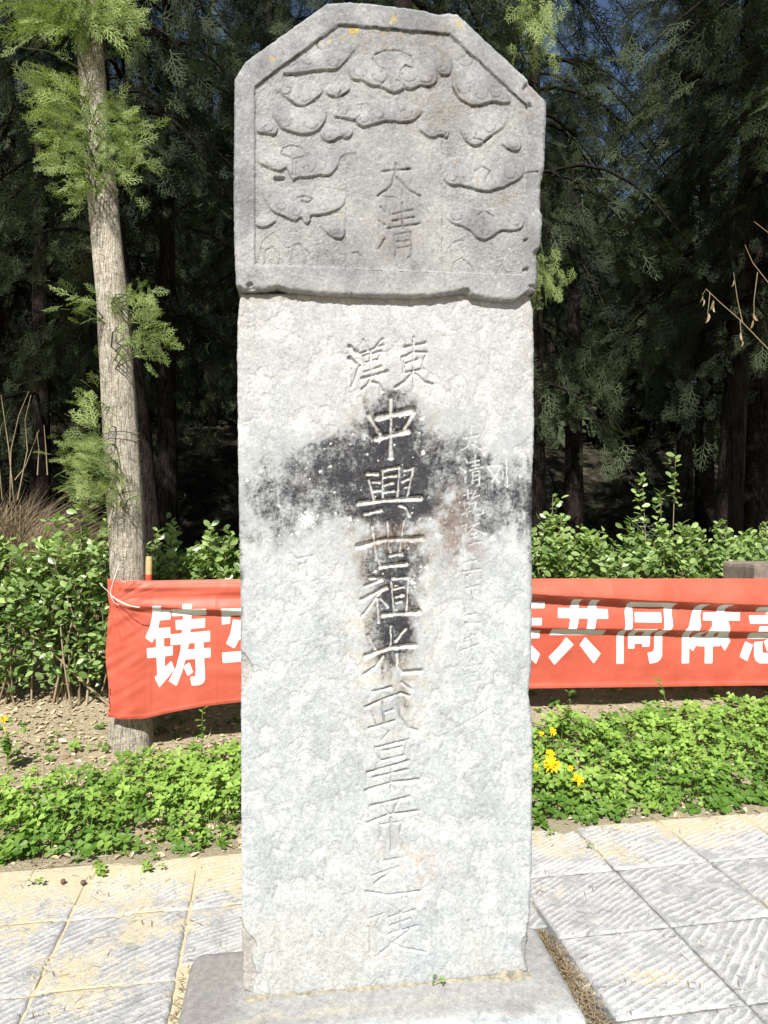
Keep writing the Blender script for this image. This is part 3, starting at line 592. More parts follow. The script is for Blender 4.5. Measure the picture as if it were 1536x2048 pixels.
CLOUDS = [
 [(265, 330), (350, 330), (440, 310), (520, 315), (560, 280), (600, 230), (640, 185), (610, 170), (520, 160), (440, 220), (330, 290)],
 [(575, 300), (585, 340), (610, 360), (645, 355), (665, 375), (700, 388), (735, 385), (760, 408), (795, 418), (825, 400), (840, 390), (870, 402), (905, 376), (945, 388), (980, 370), (985, 330), (960, 250), (900, 200), (760, 200), (690, 220), (620, 240)],
 [(470, 400), (485, 425), (530, 432), (585, 410), (590, 380), (560, 360), (500, 370)],
 [(235, 385), (290, 430), (340, 470), (375, 480), (410, 460), (455, 425), (470, 390), (400, 350), (300, 350)],
 [(230, 460), (240, 520), (270, 570), (330, 600), (400, 605), (450, 580), (480, 530), (480, 480), (450, 450), (330, 490), (270, 440)],
 [(500, 520), (560, 530), (610, 535), (630, 565), (665, 570), (690, 555), (730, 550), (760, 540), (810, 550), (870, 545), (905, 515), (920, 490), (880, 470), (760, 440), (640, 455), (540, 470)],
 [(450, 600), (470, 630), (510, 635), (540, 610), (580, 620), (605, 595), (600, 560), (520, 550), (470, 570)],
 [(160, 595), (200, 598), (245, 610), (262, 585), (240, 530), (160, 520)],
 [(165, 730), (210, 750), (270, 775), (300, 745), (320, 790), (330, 815), (352, 795), (400, 800), (440, 785), (490, 795), (530, 760), (545, 700), (590, 685), (625, 690), (600, 640), (500, 640), (400, 690), (330, 650), (280, 670), (180, 650)],
 [(170, 845), (200, 890), (230, 950), (280, 970), (345, 1000), (365, 970), (385, 1010), (410, 1000), (405, 970), (450, 970), (540, 945), (575, 900), (540, 850), (430, 820), (330, 850), (230, 830)],
 [(155, 1010), (190, 1030), (255, 1000), (250, 980), (180, 960)],
 [(445, 1010), (480, 1045), (530, 1082), (560, 1075), (565, 1020), (540, 980), (470, 990)],
 [(985, 320), (1015, 340), (1040, 335), (1050, 300), (1050, 240), (970, 180), (940, 200), (950, 240), (970, 260)],
 [(1045, 350), (1060, 410), (1090, 450), (1150, 478), (1200, 465), (1240, 455), (1280, 466), (1330, 455), (1230, 340), (1140, 250), (1060, 200), (1050, 280)],
 [(1085, 570), (1100, 620), (1150, 662), (1195, 640), (1230, 600), (1290, 570), (1310, 500), (1280, 490), (1150, 510), (1090, 530)],
 [(1270, 640), (1300, 670), (1355, 682), (1365, 640), (1320, 600), (1280, 610)],
 [(1010, 810), (1050, 838), (1090, 830), (1110, 840), (1150, 850), (1200, 865), (1260, 850), (1320, 825), (1380, 790), (1380, 700), (1200, 680), (1010, 710)],
 [(1015, 960), (1040, 1000), (1100, 1020), (1140, 1040), (1160, 1075), (1200, 1085), (1240, 1060), (1270, 1035), (1330, 1042), (1380, 1020), (1385, 930), (1300, 920), (1200, 950), (1100, 920), (1020, 900)],
 [(890, 570), (920, 600), (960, 620), (1000, 600), (1030, 625), (1035, 590), (1000, 560), (940, 540)]]
def chaikin(c):
    c = np.array(c, float)
    for _ in range(2):
        nx = np.roll(c, -1, 0); c = np.stack([.75*c+.25*nx, .25*c+.75*nx], 1).reshape(-1, 2)
    return c
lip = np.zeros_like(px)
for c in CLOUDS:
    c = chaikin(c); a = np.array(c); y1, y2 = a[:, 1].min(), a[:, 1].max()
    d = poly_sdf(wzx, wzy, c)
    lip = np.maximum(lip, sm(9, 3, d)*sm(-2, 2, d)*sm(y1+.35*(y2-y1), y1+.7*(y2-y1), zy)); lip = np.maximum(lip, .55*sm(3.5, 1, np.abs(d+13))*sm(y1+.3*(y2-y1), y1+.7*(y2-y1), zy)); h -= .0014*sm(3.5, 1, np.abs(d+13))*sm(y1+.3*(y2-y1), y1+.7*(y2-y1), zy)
    rise = sm(2.2, -2.8, d)*(0.12+0.88*sm(y1-10, y1+0.9*(y2-y1), zy+14*fbm(zx*.02, zy*.02+9, o=2)))*(.85+.15*sm(-4, -26, d))
    h = np.maximum(h, -0.0080+0.0088*rise*sm(3, -3, fsd))
depth = np.zeros_like(px); groove = np.zeros_like(px)
SW = [(9, [(700, 240), (740, 222), (820, 225), (865, 250), (876, 300)]), (9, [(876, 305), (840, 292), (815, 315), (812, 350), (835, 388)]), (7, [(275, 690), (285, 665), (320, 650), (365, 660), (395, 700), (330, 715), (275, 690)]),
 (8, [(330, 715), (330, 790)]), (8, [(345, 730), (345, 790)]), (8, [(1150, 772), (1185, 750), (1222, 768), (1200, 810)]), (9, [(350, 890), (380, 880), (420, 895), (400, 915), (370, 905)]), (7, [(620, 470), (660, 462), (695, 485), (675, 510), (690, 550)]), (7, [(635, 475), (640, 510), (610, 540)]),
 (9, [(1150, 625), (1180, 630), (1200, 640), (1230, 610)]), (8, [(1165, 970), (1200, 950), (1240, 975)]), (8, [(1195, 985), (1190, 1060)]), (7, [(690, 260), (720, 300), (750, 310), (755, 350), (730, 380)]),
 (5, [(165, 1190), (190, 1090), (245, 1045), (300, 1120), (355, 1095), (405, 1140)]), (6, [(200, 1190), (205, 1130), (235, 1110), (270, 1150), (265, 1190)]), (6, [(320, 1190), (330, 1120), (355, 1100), (390, 1160), (385, 1190)]), (6, [(440, 1195), (450, 1140), (475, 1120), (510, 1160), (520, 1200)]),
 (6, [(1050, 1230), (1060, 1180), (1095, 1160), (1140, 1200), (1150, 1230)]), (6, [(1250, 1235), (1280, 1190), (1300, 1232)]), (6, [(1030, 1120), (1060, 1090), (1100, 1080)]), (4, [(570, 800), (570, 1212)]), (4, [(1005, 640), (1005, 1228)]),
 (8, [(600, 1140), (625, 1135), (640, 1155)]), (4, [(430, 830), (680, 880), (800, 885)]), (8, [(1385, 780), (1440, 772)]), (5, [(530, 110), (700, 120), (1045, 152)]), (5, [(160, 388), (530, 108)]), (5, [(1045, 152), (1395, 482)]), (4, [(155, 1196), (700, 1222), (1360, 1248)])]
SW2 = [(16, [(735, 768), (860, 757)]), (16, [(797, 735), (795, 770), (770, 840), (715, 882)]), (17, [(800, 795), (850, 850), (905, 882)]),
 (14, [(725, 930), (748, 952)]), (14, [(722, 992), (745, 1010)]), (13, [(716, 1120), (748, 1075)]), (13, [(825, 912), (828, 1030)]), (14, [(785, 962), (870, 945)]), (14, [(780, 992), (880, 976)]), (15, [(760, 1027), (905, 1005)]),
 (12, [(790, 1060), (795, 1150)]), (12, [(790, 1058), (865, 1042), (865, 1152), (850, 1160)]), (11, [(800, 1088), (855, 1079)]), (11, [(800, 1118), (855, 1109)])]
toP = lambda L: [(w/zs_, [(440+a/zs_, b/zs_) for a, b in p]) for w, p in L]
wpx = 440+wzx/zs_; wpy = wzy/zs_
strokes(wpx, wpy, [(w*1.35, p) for w, p in toP(SW)], depth, groove, 3.6, 1.7)
d3 = np.zeros_like(px); garc = np.zeros_like(px); ARC = []; dl = np.zeros_like(px)
for (a, b, r_, st_) in ((730, 345, 36, 0), (852, 340, 36, 1), (640, 325, 28, 0), (930, 350, 28, 1), (795, 375, 22, 0), (560, 500, 22, 0), (650, 540, 18, 1), (720, 515, 24, 0), (840, 510, 26, 1), (240, 735, 24, 0), (400, 760, 24, 1), (460, 750, 24, 0), (280, 930, 24, 0), (345, 960, 20, 1), (470, 930, 24, 1), (520, 1045, 20, 0),
    (1052, 800, 24, 0), (1120, 805, 20, 1), (1225, 825, 26, 0), (1310, 785, 26, 1), (1075, 975, 24, 0), (1140, 1005, 18, 1), (1200, 1048, 22, 0), (1262, 1005, 20, 1), (1335, 1000, 24, 0), (1135, 610, 26, 0), (1215, 575, 26, 1), (300, 405, 24, 0), (380, 440, 24, 1), (300, 550, 28, 0), (410, 560, 30, 1), (470, 190, 34, 1), (400, 270, 28, 0), (510, 280, 26, 1), (1110, 400, 30, 0), (1180, 430, 26, 1), (1250, 420, 24, 0), (1110, 270, 30, 1), (960, 595, 16, 0), (1005, 600, 16, 1), (530, 410, 18, 0), (560, 595, 18, 1), (490, 610, 16, 0), (215, 580, 20, 1), (1330, 655, 20, 0), (1010, 310, 18, 1)):
    q = np.linspace(-.08, 1.12 if (a+b) % 3 else 1.45, 14)*math.pi; rr_ = r_*1.15*np.linspace(1, .72, 14)
    ARC.append((8, [(a+(1 if st_ else -1)*rr_[i]*math.cos(q[i]), b+rr_[i]*math.sin(q[i])*.8) for i in range(14)]))
strokes(wpx, wpy, [(w*1.1, p) for w, p in toP(ARC)], d3, garc, 3.0, 1.8); groove = np.maximum(groove, garc*.8); depth = np.maximum(depth, d3*(.4+.6*sm(-.3, .2, fbm(px*.03, py*.03, o=2))))
d2 = np.zeros_like(px); gcl = groove.copy(); strokes(wpx, wpy, [(w*1.1, p) for w, p in toP(SW2)], d2, groove, 4.0, 1.15)
h -= np.maximum(depth, d2)*PXM
h += .0012*sm(2, -4, fsd)*sm(-.0035, -.0068, h)*np.random.default_rng(8).normal(0, .6, h.shape)*np.where((zx > 575) & (zx < 1000) & (zy > 600), .25, 1)
dh, _ = seg_d(zx, zy, (250, 803), (285, 802)); h -= .012*sm(11, 4, dh)        # a drilled hole
e1 = np.minimum(s_, 1-s_)*610; e2 = np.minimum(t_*(yb-yt), (1-t_)*(yb-yt)); edge = np.minimum(e1, e2)+3*fbm(px*.05, py*.05, o=3)
h += -0.010*np.clip(1-edge/8, 0, 1)**2+0.0022*fbm(px*.014, py*.014, o=3)+0.0018*fbm(px*.07, py*.07, o=4)+.0011*fbm(px*.35, py*.35, o=2)
for (a, b, r) in ((1075, 508, 12), (1066, 575, 10), (1060, 212, 8), (1052, 175, 9), (1052, 480, 5), (1052, 540, 6), (500, 572, 10), (930, 585, 14)):
    h -= .010*sm(r, r*.4, np.hypot(px-a, py-b)+r*.6*fbm(px*.1, py*.1, o=2))
n1 = fbm(px*.012+30, py*.009, o=5); n2 = fbm(px*.04, py*.04+70, o=4); n3 = fbm(px*.16, py*.16, o=3)
C = np.empty(px.shape+(3,)); C[:] = (0.245, 0.249, 0.255)
C += (sm(-.05, .35, n1)*.8)[..., None]*(np.array([.335, .336, .33])-C); C += (sm(0.0, -.4, n1)*.7)[..., None]*(np.array([.16, .162, .17])-C)
C += (sm(520, 590, py)*.4)[..., None]*(np.array([.33, .33, .32])-C)
bz_ = np.zeros_like(px)
for (a, b, sx, sy) in ((900, 205, 60, 45), (880, 110, 40, 80), (1060, 210, 25, 40), (745, 85, 90, 25), (790, 470, 60, 60), (1010, 400, 30, 45), (840, 235, 60, 25)): bz_ += np.exp(-((px-a)/sx)**2-((py-b)/sy)**2)
k = np.clip(bz_*sm(-.3, .3, n2), 0, 1)*.65; C += k[..., None]*(np.array([.17, .145, .115])-C)
bg_ = sm(2, -4, fsd)*sm(-.0045, -.0072, h); C += (bg_*.35)[..., None]*(np.array([.315, .31, .295])-C)
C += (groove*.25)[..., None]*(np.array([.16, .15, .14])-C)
C *= (1+.28*n3+.15*n2)[..., None]
for (a, b, r) in ((600, 132, 26), (500, 175, 9), (620, 128, 12), (785, 80, 18), (772, 105, 9), (740, 142, 9), (1080, 110, 17), (1065, 100, 8), (1008, 125, 7), (238, 268, 15), (545, 980, 7), (1062, 728, 6), (1162, 812, 8), (828, 155, 6), (555, 165, 8)):
    d = np.hypot(zx-a, zy-b)+r*.9*fbm(zx*.06, zy*.06, o=3); k = sm(r, r*.5, d)*.85; C += k[..., None]*(np.array([.40, .31, .10])-C)
for _ in range(170):
    a, b, r = lr.uniform(470, 1090), lr.uniform(10, 590), lr.uniform(1, 3.2)
    sel = (np.abs(px-a) < r*2) & (np.abs(py-b) < r*2); d = np.hypot(px[sel]-a, py[sel]-b)+r*.7*fbm(px[sel]*.3, py[sel]*.3, o=2)
    C[sel] += (sm(r, r*.5, d)*.7)[:, None]*(np.array([.42, .42, .40])-C[sel])
C *= .90
ink = 0.25*np.clip(sm(0.1, .4, n2)+bz_*.5, 0, 1)+.60*sm(.2, .8, groove)*(.5+.8*n2)+.60*lip*sm(2, -2, fsd)*(.7+.6*n2)+.35*sm(-9, -3, fsd)*sm(1, -1.5, fsd)*sm(700, 300, zy)  # stains, darker cuts, and painted shade below cloud lips and frame's upper edge
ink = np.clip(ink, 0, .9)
extrude_face('carved_head', px, py, h, Y0-0.027, 0.24, np.clip(C, .03, .6), ink, stele, SO)

# ------------------------------------------------------------------ plinth under the stele
PL = np.array([[-0.594, 1.95], [0.613, 2.088], [0.555, 2.585], [-0.653, 2.415]])
def plinth():
    ns, nt = 170, 90
    hh = 0.06; r = 0.045
    q = np.linspace(-1.10, 1.10, ns); p = np.linspace(-1.16, 1.16, nt)
    Q, Pp = np.meshgrid(q, p); u = np.clip(Q, -1, 1)*.5+.5; v = np.clip(Pp, -1, 1)*.5+.5
    c = PL
    base = (c[0][None, None]*((1-u)*(1-v))[..., None]+c[1]*(u*(1-v))[..., None]+c[2]*(u*v)[..., None]+c[3]*((1-u)*v)[..., None])
    cen = c.mean(0); wid, dep = 0.59, 0.25
    # rounded shoulder: last stretch of the grid folds over the rim
    du = (1-np.abs(np.clip(Q, -1, 1)))*wid; dv = (1-np.abs(np.clip(Pp, -1, 1)))*dep
    e = np.minimum(du, dv)
    e = np.where((du < r) & (dv < r), r-np.minimum(np.hypot(r-du, r-dv), r), e)
    z = hh-(r-np.sqrt(np.clip(r*r-(r-np.clip(e, 0, r))**2, 0, None)))
    out = np.maximum(np.abs(Q)-1, np.abs(Pp)-1); z = np.where(out > 0.001, -0.12, z)
    z = z+0.0025*fbm(base[..., 0]*9, base[..., 1]*9, o=4)*(out <= 0)
    V = np.concatenate([base, z[..., None]], -1)
    x, y = base[..., 0], base[..., 1]
    n1 = fbm(x*5, y*5, o=4); n2 = fbm(x*3, y*30, o=3)
    C = np.empty(x.shape+(3,)); C[:] = (.30, .30, .29)
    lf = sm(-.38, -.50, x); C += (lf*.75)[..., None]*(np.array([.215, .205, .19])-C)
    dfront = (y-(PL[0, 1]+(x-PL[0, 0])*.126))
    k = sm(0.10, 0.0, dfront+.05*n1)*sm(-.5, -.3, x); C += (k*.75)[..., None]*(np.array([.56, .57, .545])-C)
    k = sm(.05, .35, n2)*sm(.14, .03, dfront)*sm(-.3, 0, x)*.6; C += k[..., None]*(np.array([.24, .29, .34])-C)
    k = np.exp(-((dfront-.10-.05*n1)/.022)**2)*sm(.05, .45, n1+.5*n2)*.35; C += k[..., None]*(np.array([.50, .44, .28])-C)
    k = sm(.25, .5, n1)*.5; C += k[..., None]*(np.array([.20, .20, .195])-C)
    C *= (1+.3*fbm(x*40, y*40, o=3))[..., None]
    o3 = np.array([cen[0], cen[1], 0])
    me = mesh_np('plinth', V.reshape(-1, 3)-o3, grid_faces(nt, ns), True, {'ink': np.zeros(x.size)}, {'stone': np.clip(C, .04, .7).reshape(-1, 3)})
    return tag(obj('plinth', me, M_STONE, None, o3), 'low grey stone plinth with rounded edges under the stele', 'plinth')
PLINTH = plinth()
# mortar smeared along the joint between stele and plinth
a = np.linspace(488, 1060, 260); nf = fbm(a*.03, 2.0, o=5)
wd = np.clip(.010+.016*nf+.018*sm(940, 1000, a)+.008*sm(560, 500, a), .0, .05); ht = np.clip(.004+.010*nf+.016*sm(945, 1000, a)*(.6+nf), .0, .04)
rows = []
for t in np.linspace(0, 1, 7):
    q = face(a, interp(a, YB), Y0-.006)+NRM*(wd*t)[:, None]; q[:, 2] = .0615-.004*(t > .9)+ht*(1-t)**1.4+.003*fbm(a*.09, t*4, o=3)*(t < .9)
    rows.append(q)
q = np.stack(rows, 0)
mo = obj('mortar', mesh_np('mortar', q.reshape(-1, 3)-np.array(PLINTH.location), grid_faces(7, 260)[:, ::-1], True), M_MORTAR, PLINTH)

# ------------------------------------------------------------------ leaf and spray templates
def tmpl_leaf(w=0.5, fold=0.10, droop=0.10):
    yy = np.array([0, .22, .52, .82, 1.0]); ww = np.array([0, .66, 1.0, .78, 0])*w*.5
    c = np.stack([0*yy, yy, -droop*yy**2], 1); Lp = np.stack([-ww, yy, fold*ww*2-droop*yy**2], 1)[1:4]; Rp = Lp*np.array([-1, 1, 1])
    V = np.concatenate([c, Lp, Rp]); T = []
    Q = []
    for b, flip in ((5, False), (8, True)):
        tri = [(0, 1, b), (3, 4, b+2)]; quad = [(1, 2, b+1, b), (2, 3, b+2, b+1)]
        T += [t[::-1] if flip else t for t in tri]; Q += [t[::-1] if flip else t for t in quad]
    return V, [np.array(T), np.array(Q)]
LEAF = tmpl_leaf(0.56)
def tmpl_clover():
    Vs, T, n = [], [], 0
    for k in range(3):
        a = k*2*math.pi/3; ca, sa = math.cos(a), math.sin(a)
        p = np.array([(0, 0, 0), (-.30, .35, .05), (-.50, .72, .06), (-.30, 1.0, .0), (0, .86, -.06), (.30, 1.0, .0), (.50, .72, .06), (.30, .35, .05), (0, .5, -.05)])
        q = p.copy(); q[:, 0] = p[:, 0]*ca-p[:, 1]*sa; q[:, 1] = p[:, 0]*sa+p[:, 1]*ca
        Vs.append(q); t = [(8, i, i % 8+1) if i < 8 else (8, 8, 0) for i in range(0)]
        ring = [0, 1, 2, 3, 4, 5, 6, 7]
        T += [(n+8, n+ring[(i+1) % 8], n+ring[i]) for i in range(8)]; n += 9
    return np.concatenate(Vs), [np.array(T)]
CLOVER = tmpl_clover()
def tmpl_spray(nb=9, sub=3, seed=1, w=0.022, ang=48, wide=.62):
    """a flat fan of cypress twigs, length 1 along Y"""
    r = np.random.default_rng(seed); V = []; Fq = []
    def strip(a, b, w0, w1, z=0):
        a = np.array(a); b = np.array(b); d = b-a; n = np.array([-d[1], d[0]])/np.hypot(*d)
        k = len(V); za, zb = -0.18*a[1]**2+r.normal(0, .012), -0.18*b[1]**2+r.normal(0, .02)
        for q, ww, zz in ((a-n*w0, w0, za), (a+n*w0, w0, za), (b+n*w1, w1, zb), (b-n*w1, w1, zb)): V.append((q[0], q[1], zz))
        Fq.append((k, k+1, k+2, k+3))
    strip((0, 0), (0, .55), w*.7, w*.6); strip((0, .55), (0, 1), w*.6, w*.25)
    for i in range(nb):
        y0 = 0.1+0.82*i/nb+r.uniform(-.02, .02); s = 1 if i % 2 else -1
        L = (1-y0)*wide+.10+r.uniform(-.04, .06); a = R(ang+r.uniform(-9, 9))
        e = (s*L*math.sin(a), y0+L*math.cos(a)); strip((0, y0), e, w*.6, w*.35)
        for j in range(sub):
            t = (j+1)/(sub+1); p = (e[0]*t, y0+(e[1]-y0)*t); l2 = L*(1-t)*.55+.06; a2 = a-R(40) if (j+i) % 2 else a+R(38)
            strip(p, (p[0]+s*l2*math.sin(a2), p[1]+l2*math.cos(a2)), w*.55, w*.35)
    return np.array(V), [np.array(Fq)]
SPRAY = [tmpl_spray(9, 2, s, 0.021, 40, .44) for s in (1, 2, 3)]
FSPRAY = [tmpl_spray(9, 3, s, 0.021, 38, .42) for s in (4, 5, 6)]

# ------------------------------------------------------------------ trees
def trunk_mesh(pts, rad, sides, origin, name='trunk', rings=60, bump_=0.06, seed=0):
    pts = np.asarray(pts, float); L = np.concatenate([[0], np.cumsum(np.linalg.norm(np.diff(pts, axis=0), axis=1))])
    t = np.linspace(0, L[-1], rings); q = np.stack([np.interp(t, L, pts[:, k]) for k in range(3)], 1); rr = np.interp(t, L, rad)
    for _ in range(6): q[1:-1] = (q[:-2]+2*q[1:-1]+q[2:])/4
    V, Fq = tube(q, rr, sides)
    c = np.repeat(q, sides, 0); d = V-c; a = np.tile(np.arange(sides)/sides*2*math.pi, rings)
    f = 1+bump_*fbm(np.cos(a)*1.6+seed, np.sin(a)*1.6, V[:, 2]*1.3, o=4)+bump_*.6*fbm(np.cos(a)*5, np.sin(a)*5+seed, V[:, 2]*3.0, o=3)
    return mesh_np(name, c+d*f[:, None]-origin, Fq, True)
def sprays_at(points, dirs, size, tmpls, seed, spread=.5, tint=(0, 1), roll=1.2):
    r = np.random.default_rng(seed); n = len(points); out = MB(); pick = r.integers(0, len(tmpls), n)
    dirs = dirs/np.linalg.norm(dirs, axis=1)[:, None]+r.normal(0, spread, (n, 3))
    sz = size*r.uniform(.65, 1.25, n); tt = r.uniform(*tint, n)
    for k, T in enumerate(tmpls):
        s = pick == k
        if not s.any(): continue
        V, Fq, ti = scatter(T, points[s], frames(dirs[s], roll=r.normal(0, roll, s.sum())), sz[s], tt[s]); out.add(V, Fq, ti)
    return out
def crown_mesh(seed, z0, z1, rmax, nbr, per, size, tmpls, droop=.35, low=0.0):
    """cypress crown about the axis x=y=0: limbs with hanging sprays; returns foliage and limb meshes"""
    r = np.random.default_rng(seed); pts = []; dirs = []; limbs = MB(); clump = []
    for b in range(nbr):
        h = r.uniform(0, 1)**.85; z = z0+(z1-z0)*h; rad = rmax*(1-h)**.55*(.55+.45*sm(0, .18, h) if low == 0 else 1)*r.uniform(.55, 1.1)+.15
        az = r.uniform(0, 2*math.pi); t = np.linspace(0, 1, 7)
        up = r.uniform(-.05, .55); d = np.array([math.cos(az), math.sin(az), 0])
        c = d*rad*t[:, None]; c[:, 2] = z+rad*(up*t-droop*2.0*t**2)
        limbs.tube(c, np.linspace(.015, .003, 7)*(1+rad*.5), 4)
        m = int(per*(.5+rad/rmax)); tt = r.uniform(.22, 1.0, m)
        p = np.stack([np.interp(tt, t, c[:, k]) for k in range(3)], 1)+r.normal(0, .11*(.5+rad/rmax), (m, 3)); p[:, 2] -= np.abs(r.normal(0, .14, m))
        pts.append(p); dirs.append(d*r.uniform(.2, .8, (m, 1))+np.array([0, 0, -1])*r.uniform(.0, 1.1, (m, 1))+r.normal(0, .25, (m, 3)))
        clump.append(np.full(m, r.uniform(0, 1)))
    pts = np.concatenate(pts); dirs = np.concatenate(dirs); clump = np.concatenate(clump)
    n = len(pts); pick = r.integers(0, len(tmpls), n); sz = size*r.uniform(.6, 1.3, n); tint = np.clip(clump**1.6*.85+r.uniform(-.12, .28, n), 0, 1); out = MB()
    for k, T in enumerate(tmpls):
        s = pick == k; V, Fq, ti = scatter(T, pts[s], frames(dirs[s], roll=r.normal(0, 1.2, s.sum())), sz[s], tint[s]); out.add(V, Fq, ti)
    return out.mesh('foliage', smooth=False), limbs.mesh('limbs')
# -- the pale-barked tree at the left, with tufts growing out of its trunk
TY = 4.45
CL = [(262, 1530, 100), (262, 1505, 90), (262, 1440, 83), (257, 1160, 68), (250, 1000, 70), (238, 800, 66), (226, 600, 61), (207, 420, 57), (187, 200, 52), (177, 60, 48), (172, -300, 42), (170, -900, 30), (170, -1500, 16)]
tpts = np.array([P(a, b, TY) for a, b, _ in CL]); trad = np.array([w for *_, w in CL])/F*TY/2
tree1 = empty('cypress_tree', tuple(tpts[0])); T1O = tpts[0]
tag(tree1, 'pale-barked cypress with green tufts sprouting from its trunk, red banner tied around its foot', 'tree')
obj('trunk', trunk_mesh(tpts, trad, 40, T1O, rings=150, bump_=.075), M_BARK, tree1)
def tuft(cpx, cpy, sx, sy, n, seed, size, up=0.2, tint=(.15, 1)):
    n = int(n*1.5)
    r = np.random.default_rng(seed); a = np.interp(cpy, [c[1] for c in CL][::-1], [c[0] for c in CL][::-1])
    p = np.stack([r.normal(cpx, sx, n), r.normal(cpy, sy, n)], 1)
    yy = TY+r.uniform(-.30, .06, n)
    pts = np.array([P(q[0], q[1], y) for q, y in zip(p, yy)])
    d = np.stack([(p[:, 0]-a)/60.0+r.normal(0, .3, n), r.uniform(-1.1, .1, n), r.normal(up, .45, n)], 1)
    mb = sprays_at(pts, d, size, SPRAY, seed, .3, tint)
    tw = np.random.default_rng(seed+1)
    for i in range(max(3, n//6)):
        e = pts[tw.integers(0, n)]; s0 = np.array([(a-CX)/F*TY, TY-.06, e[2]+tw.uniform(-.12, .05)]); m = (s0+e)/2+np.array([0, -.03, .03])
        mb.tube([s0, m, e], [.006, .004, .002], 4, 0.05)
    o = obj('foliage_tuft', mb.mesh('foliage_tuft', T1O, False), M_CYP, tree1); o['kind'] = 'stuff'
tuft(135, 225, 28, 36, 70, 21, .125, .4); tuft(142, 300, 22, 30, 55, 22, .12, .0); tuft(240, 300, 24, 38, 90, 23, .12, .0); tuft(190, 320, 22, 26, 36, 36, .11, -.1); tuft(225, 235, 14, 24, 24, 37, .11, .2)
tuft(105, 175, 20, 16, 12, 24, .15, .3); tuft(172, 375, 14, 20, 18, 25, .12, -.1); tuft(180, 605, 18, 14, 16, 26, .11, .1); tuft(275, 610, 20, 18, 26, 27, .115, .4); tuft(285, 675, 22, 22, 40, 28, .115, -.1); tuft(240, 640, 12, 26, 10, 29, .10)
tuft(185, 930, 24, 36, 150, 30, .105, .5); tuft(190, 830, 9, 26, 18, 31, .12, 1.5); tuft(222, 985, 20, 14, 40, 32, .10, -.2); tuft(210, 1045, 14, 14, 12, 33, .10, -.4)
fo, li = crown_mesh(41, 5.7, 10, 1.35, 56, 24, .24, FSPRAY, .2)
shift = np.array([tpts[9][0], TY, 0])-T1O
f = obj('crown', fo, M_CYP, tree1, shift); f['kind'] = 'stuff'; l_ = obj('limbs', li, M_DBARK, tree1, shift); l_['kind'] = 'stuff'
tuft(120, 20, 40, 26, 130, 34, .15, -.5, (.1, .9)); tuft(205, 30, 28, 26, 90, 35, .15, -.8); tuft(160, -20, 50, 20, 60, 38, .15, -.6)
# -- other trees
CROWN = {'row': crown_mesh(42, 5.0, 10.5, 1.7, 70, 26, .27, FSPRAY), 'a': crown_mesh(43, 2.7, 11, 2.0, 84, 27, .30, FSPRAY), 'b': crown_mesh(44, 2.3, 10.5, 2.2, 88, 27, .32, FSPRAY, .5), 'c': crown_mesh(45, 3.3, 12, 2.0, 80, 27, .30, FSPRAY, .45)}
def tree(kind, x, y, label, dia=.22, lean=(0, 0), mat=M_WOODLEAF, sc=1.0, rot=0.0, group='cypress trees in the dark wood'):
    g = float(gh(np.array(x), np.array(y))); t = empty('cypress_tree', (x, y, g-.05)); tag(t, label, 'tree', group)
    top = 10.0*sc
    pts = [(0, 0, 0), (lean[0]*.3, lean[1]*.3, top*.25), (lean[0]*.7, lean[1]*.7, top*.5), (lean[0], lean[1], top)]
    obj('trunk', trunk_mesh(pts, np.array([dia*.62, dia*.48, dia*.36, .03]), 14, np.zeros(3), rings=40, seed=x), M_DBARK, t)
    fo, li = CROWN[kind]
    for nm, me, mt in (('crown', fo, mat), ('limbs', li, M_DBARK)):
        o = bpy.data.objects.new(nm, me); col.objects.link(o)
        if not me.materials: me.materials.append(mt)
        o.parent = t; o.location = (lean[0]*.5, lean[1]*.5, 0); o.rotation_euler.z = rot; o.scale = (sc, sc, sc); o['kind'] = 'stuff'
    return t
tree('row', 0.14, 5.3, 'cypress behind the stele whose bright hanging spray shows at its upper right shoulder', .2, (0, 0), rot=.6)
tree('row', 3.55, 5.6, 'cypress holding the right end of the red banner, at the right edge', .24, rot=2.2)
tree('row', -4.3, 4.5, 'cypress standing left of the pale-barked tree at the left edge', .24, rot=3.9)
tree('row', 6.1, 6.3, 'cypress in the front row beyond the stone block', .24, rot=5.0)
tree('row', -6.6, 4.7, 'front row cypress far out at the left edge', .24, rot=1.3)
LBL = {(3.85, 8.0): 'cypress with dark slender trunk rising behind the hedge at the right', (4.85, 9.2): 'thick dark cypress trunk at the right edge of the wood',
 (-2.75, 9.0): 'cypress with a straight black trunk just left of the stele', (-2.35, 7.4): 'leaning cypress with a crooked brown trunk right of the pale-barked tree',
 (-4.55, 9.4): 'cypress with a sunlit patch on its trunk at the left edge', (1.9, 9.0): 'cypress drooping dark sprays right of the stele', (-0.6, 9.6): 'cypress in the wood hidden behind the stele'}
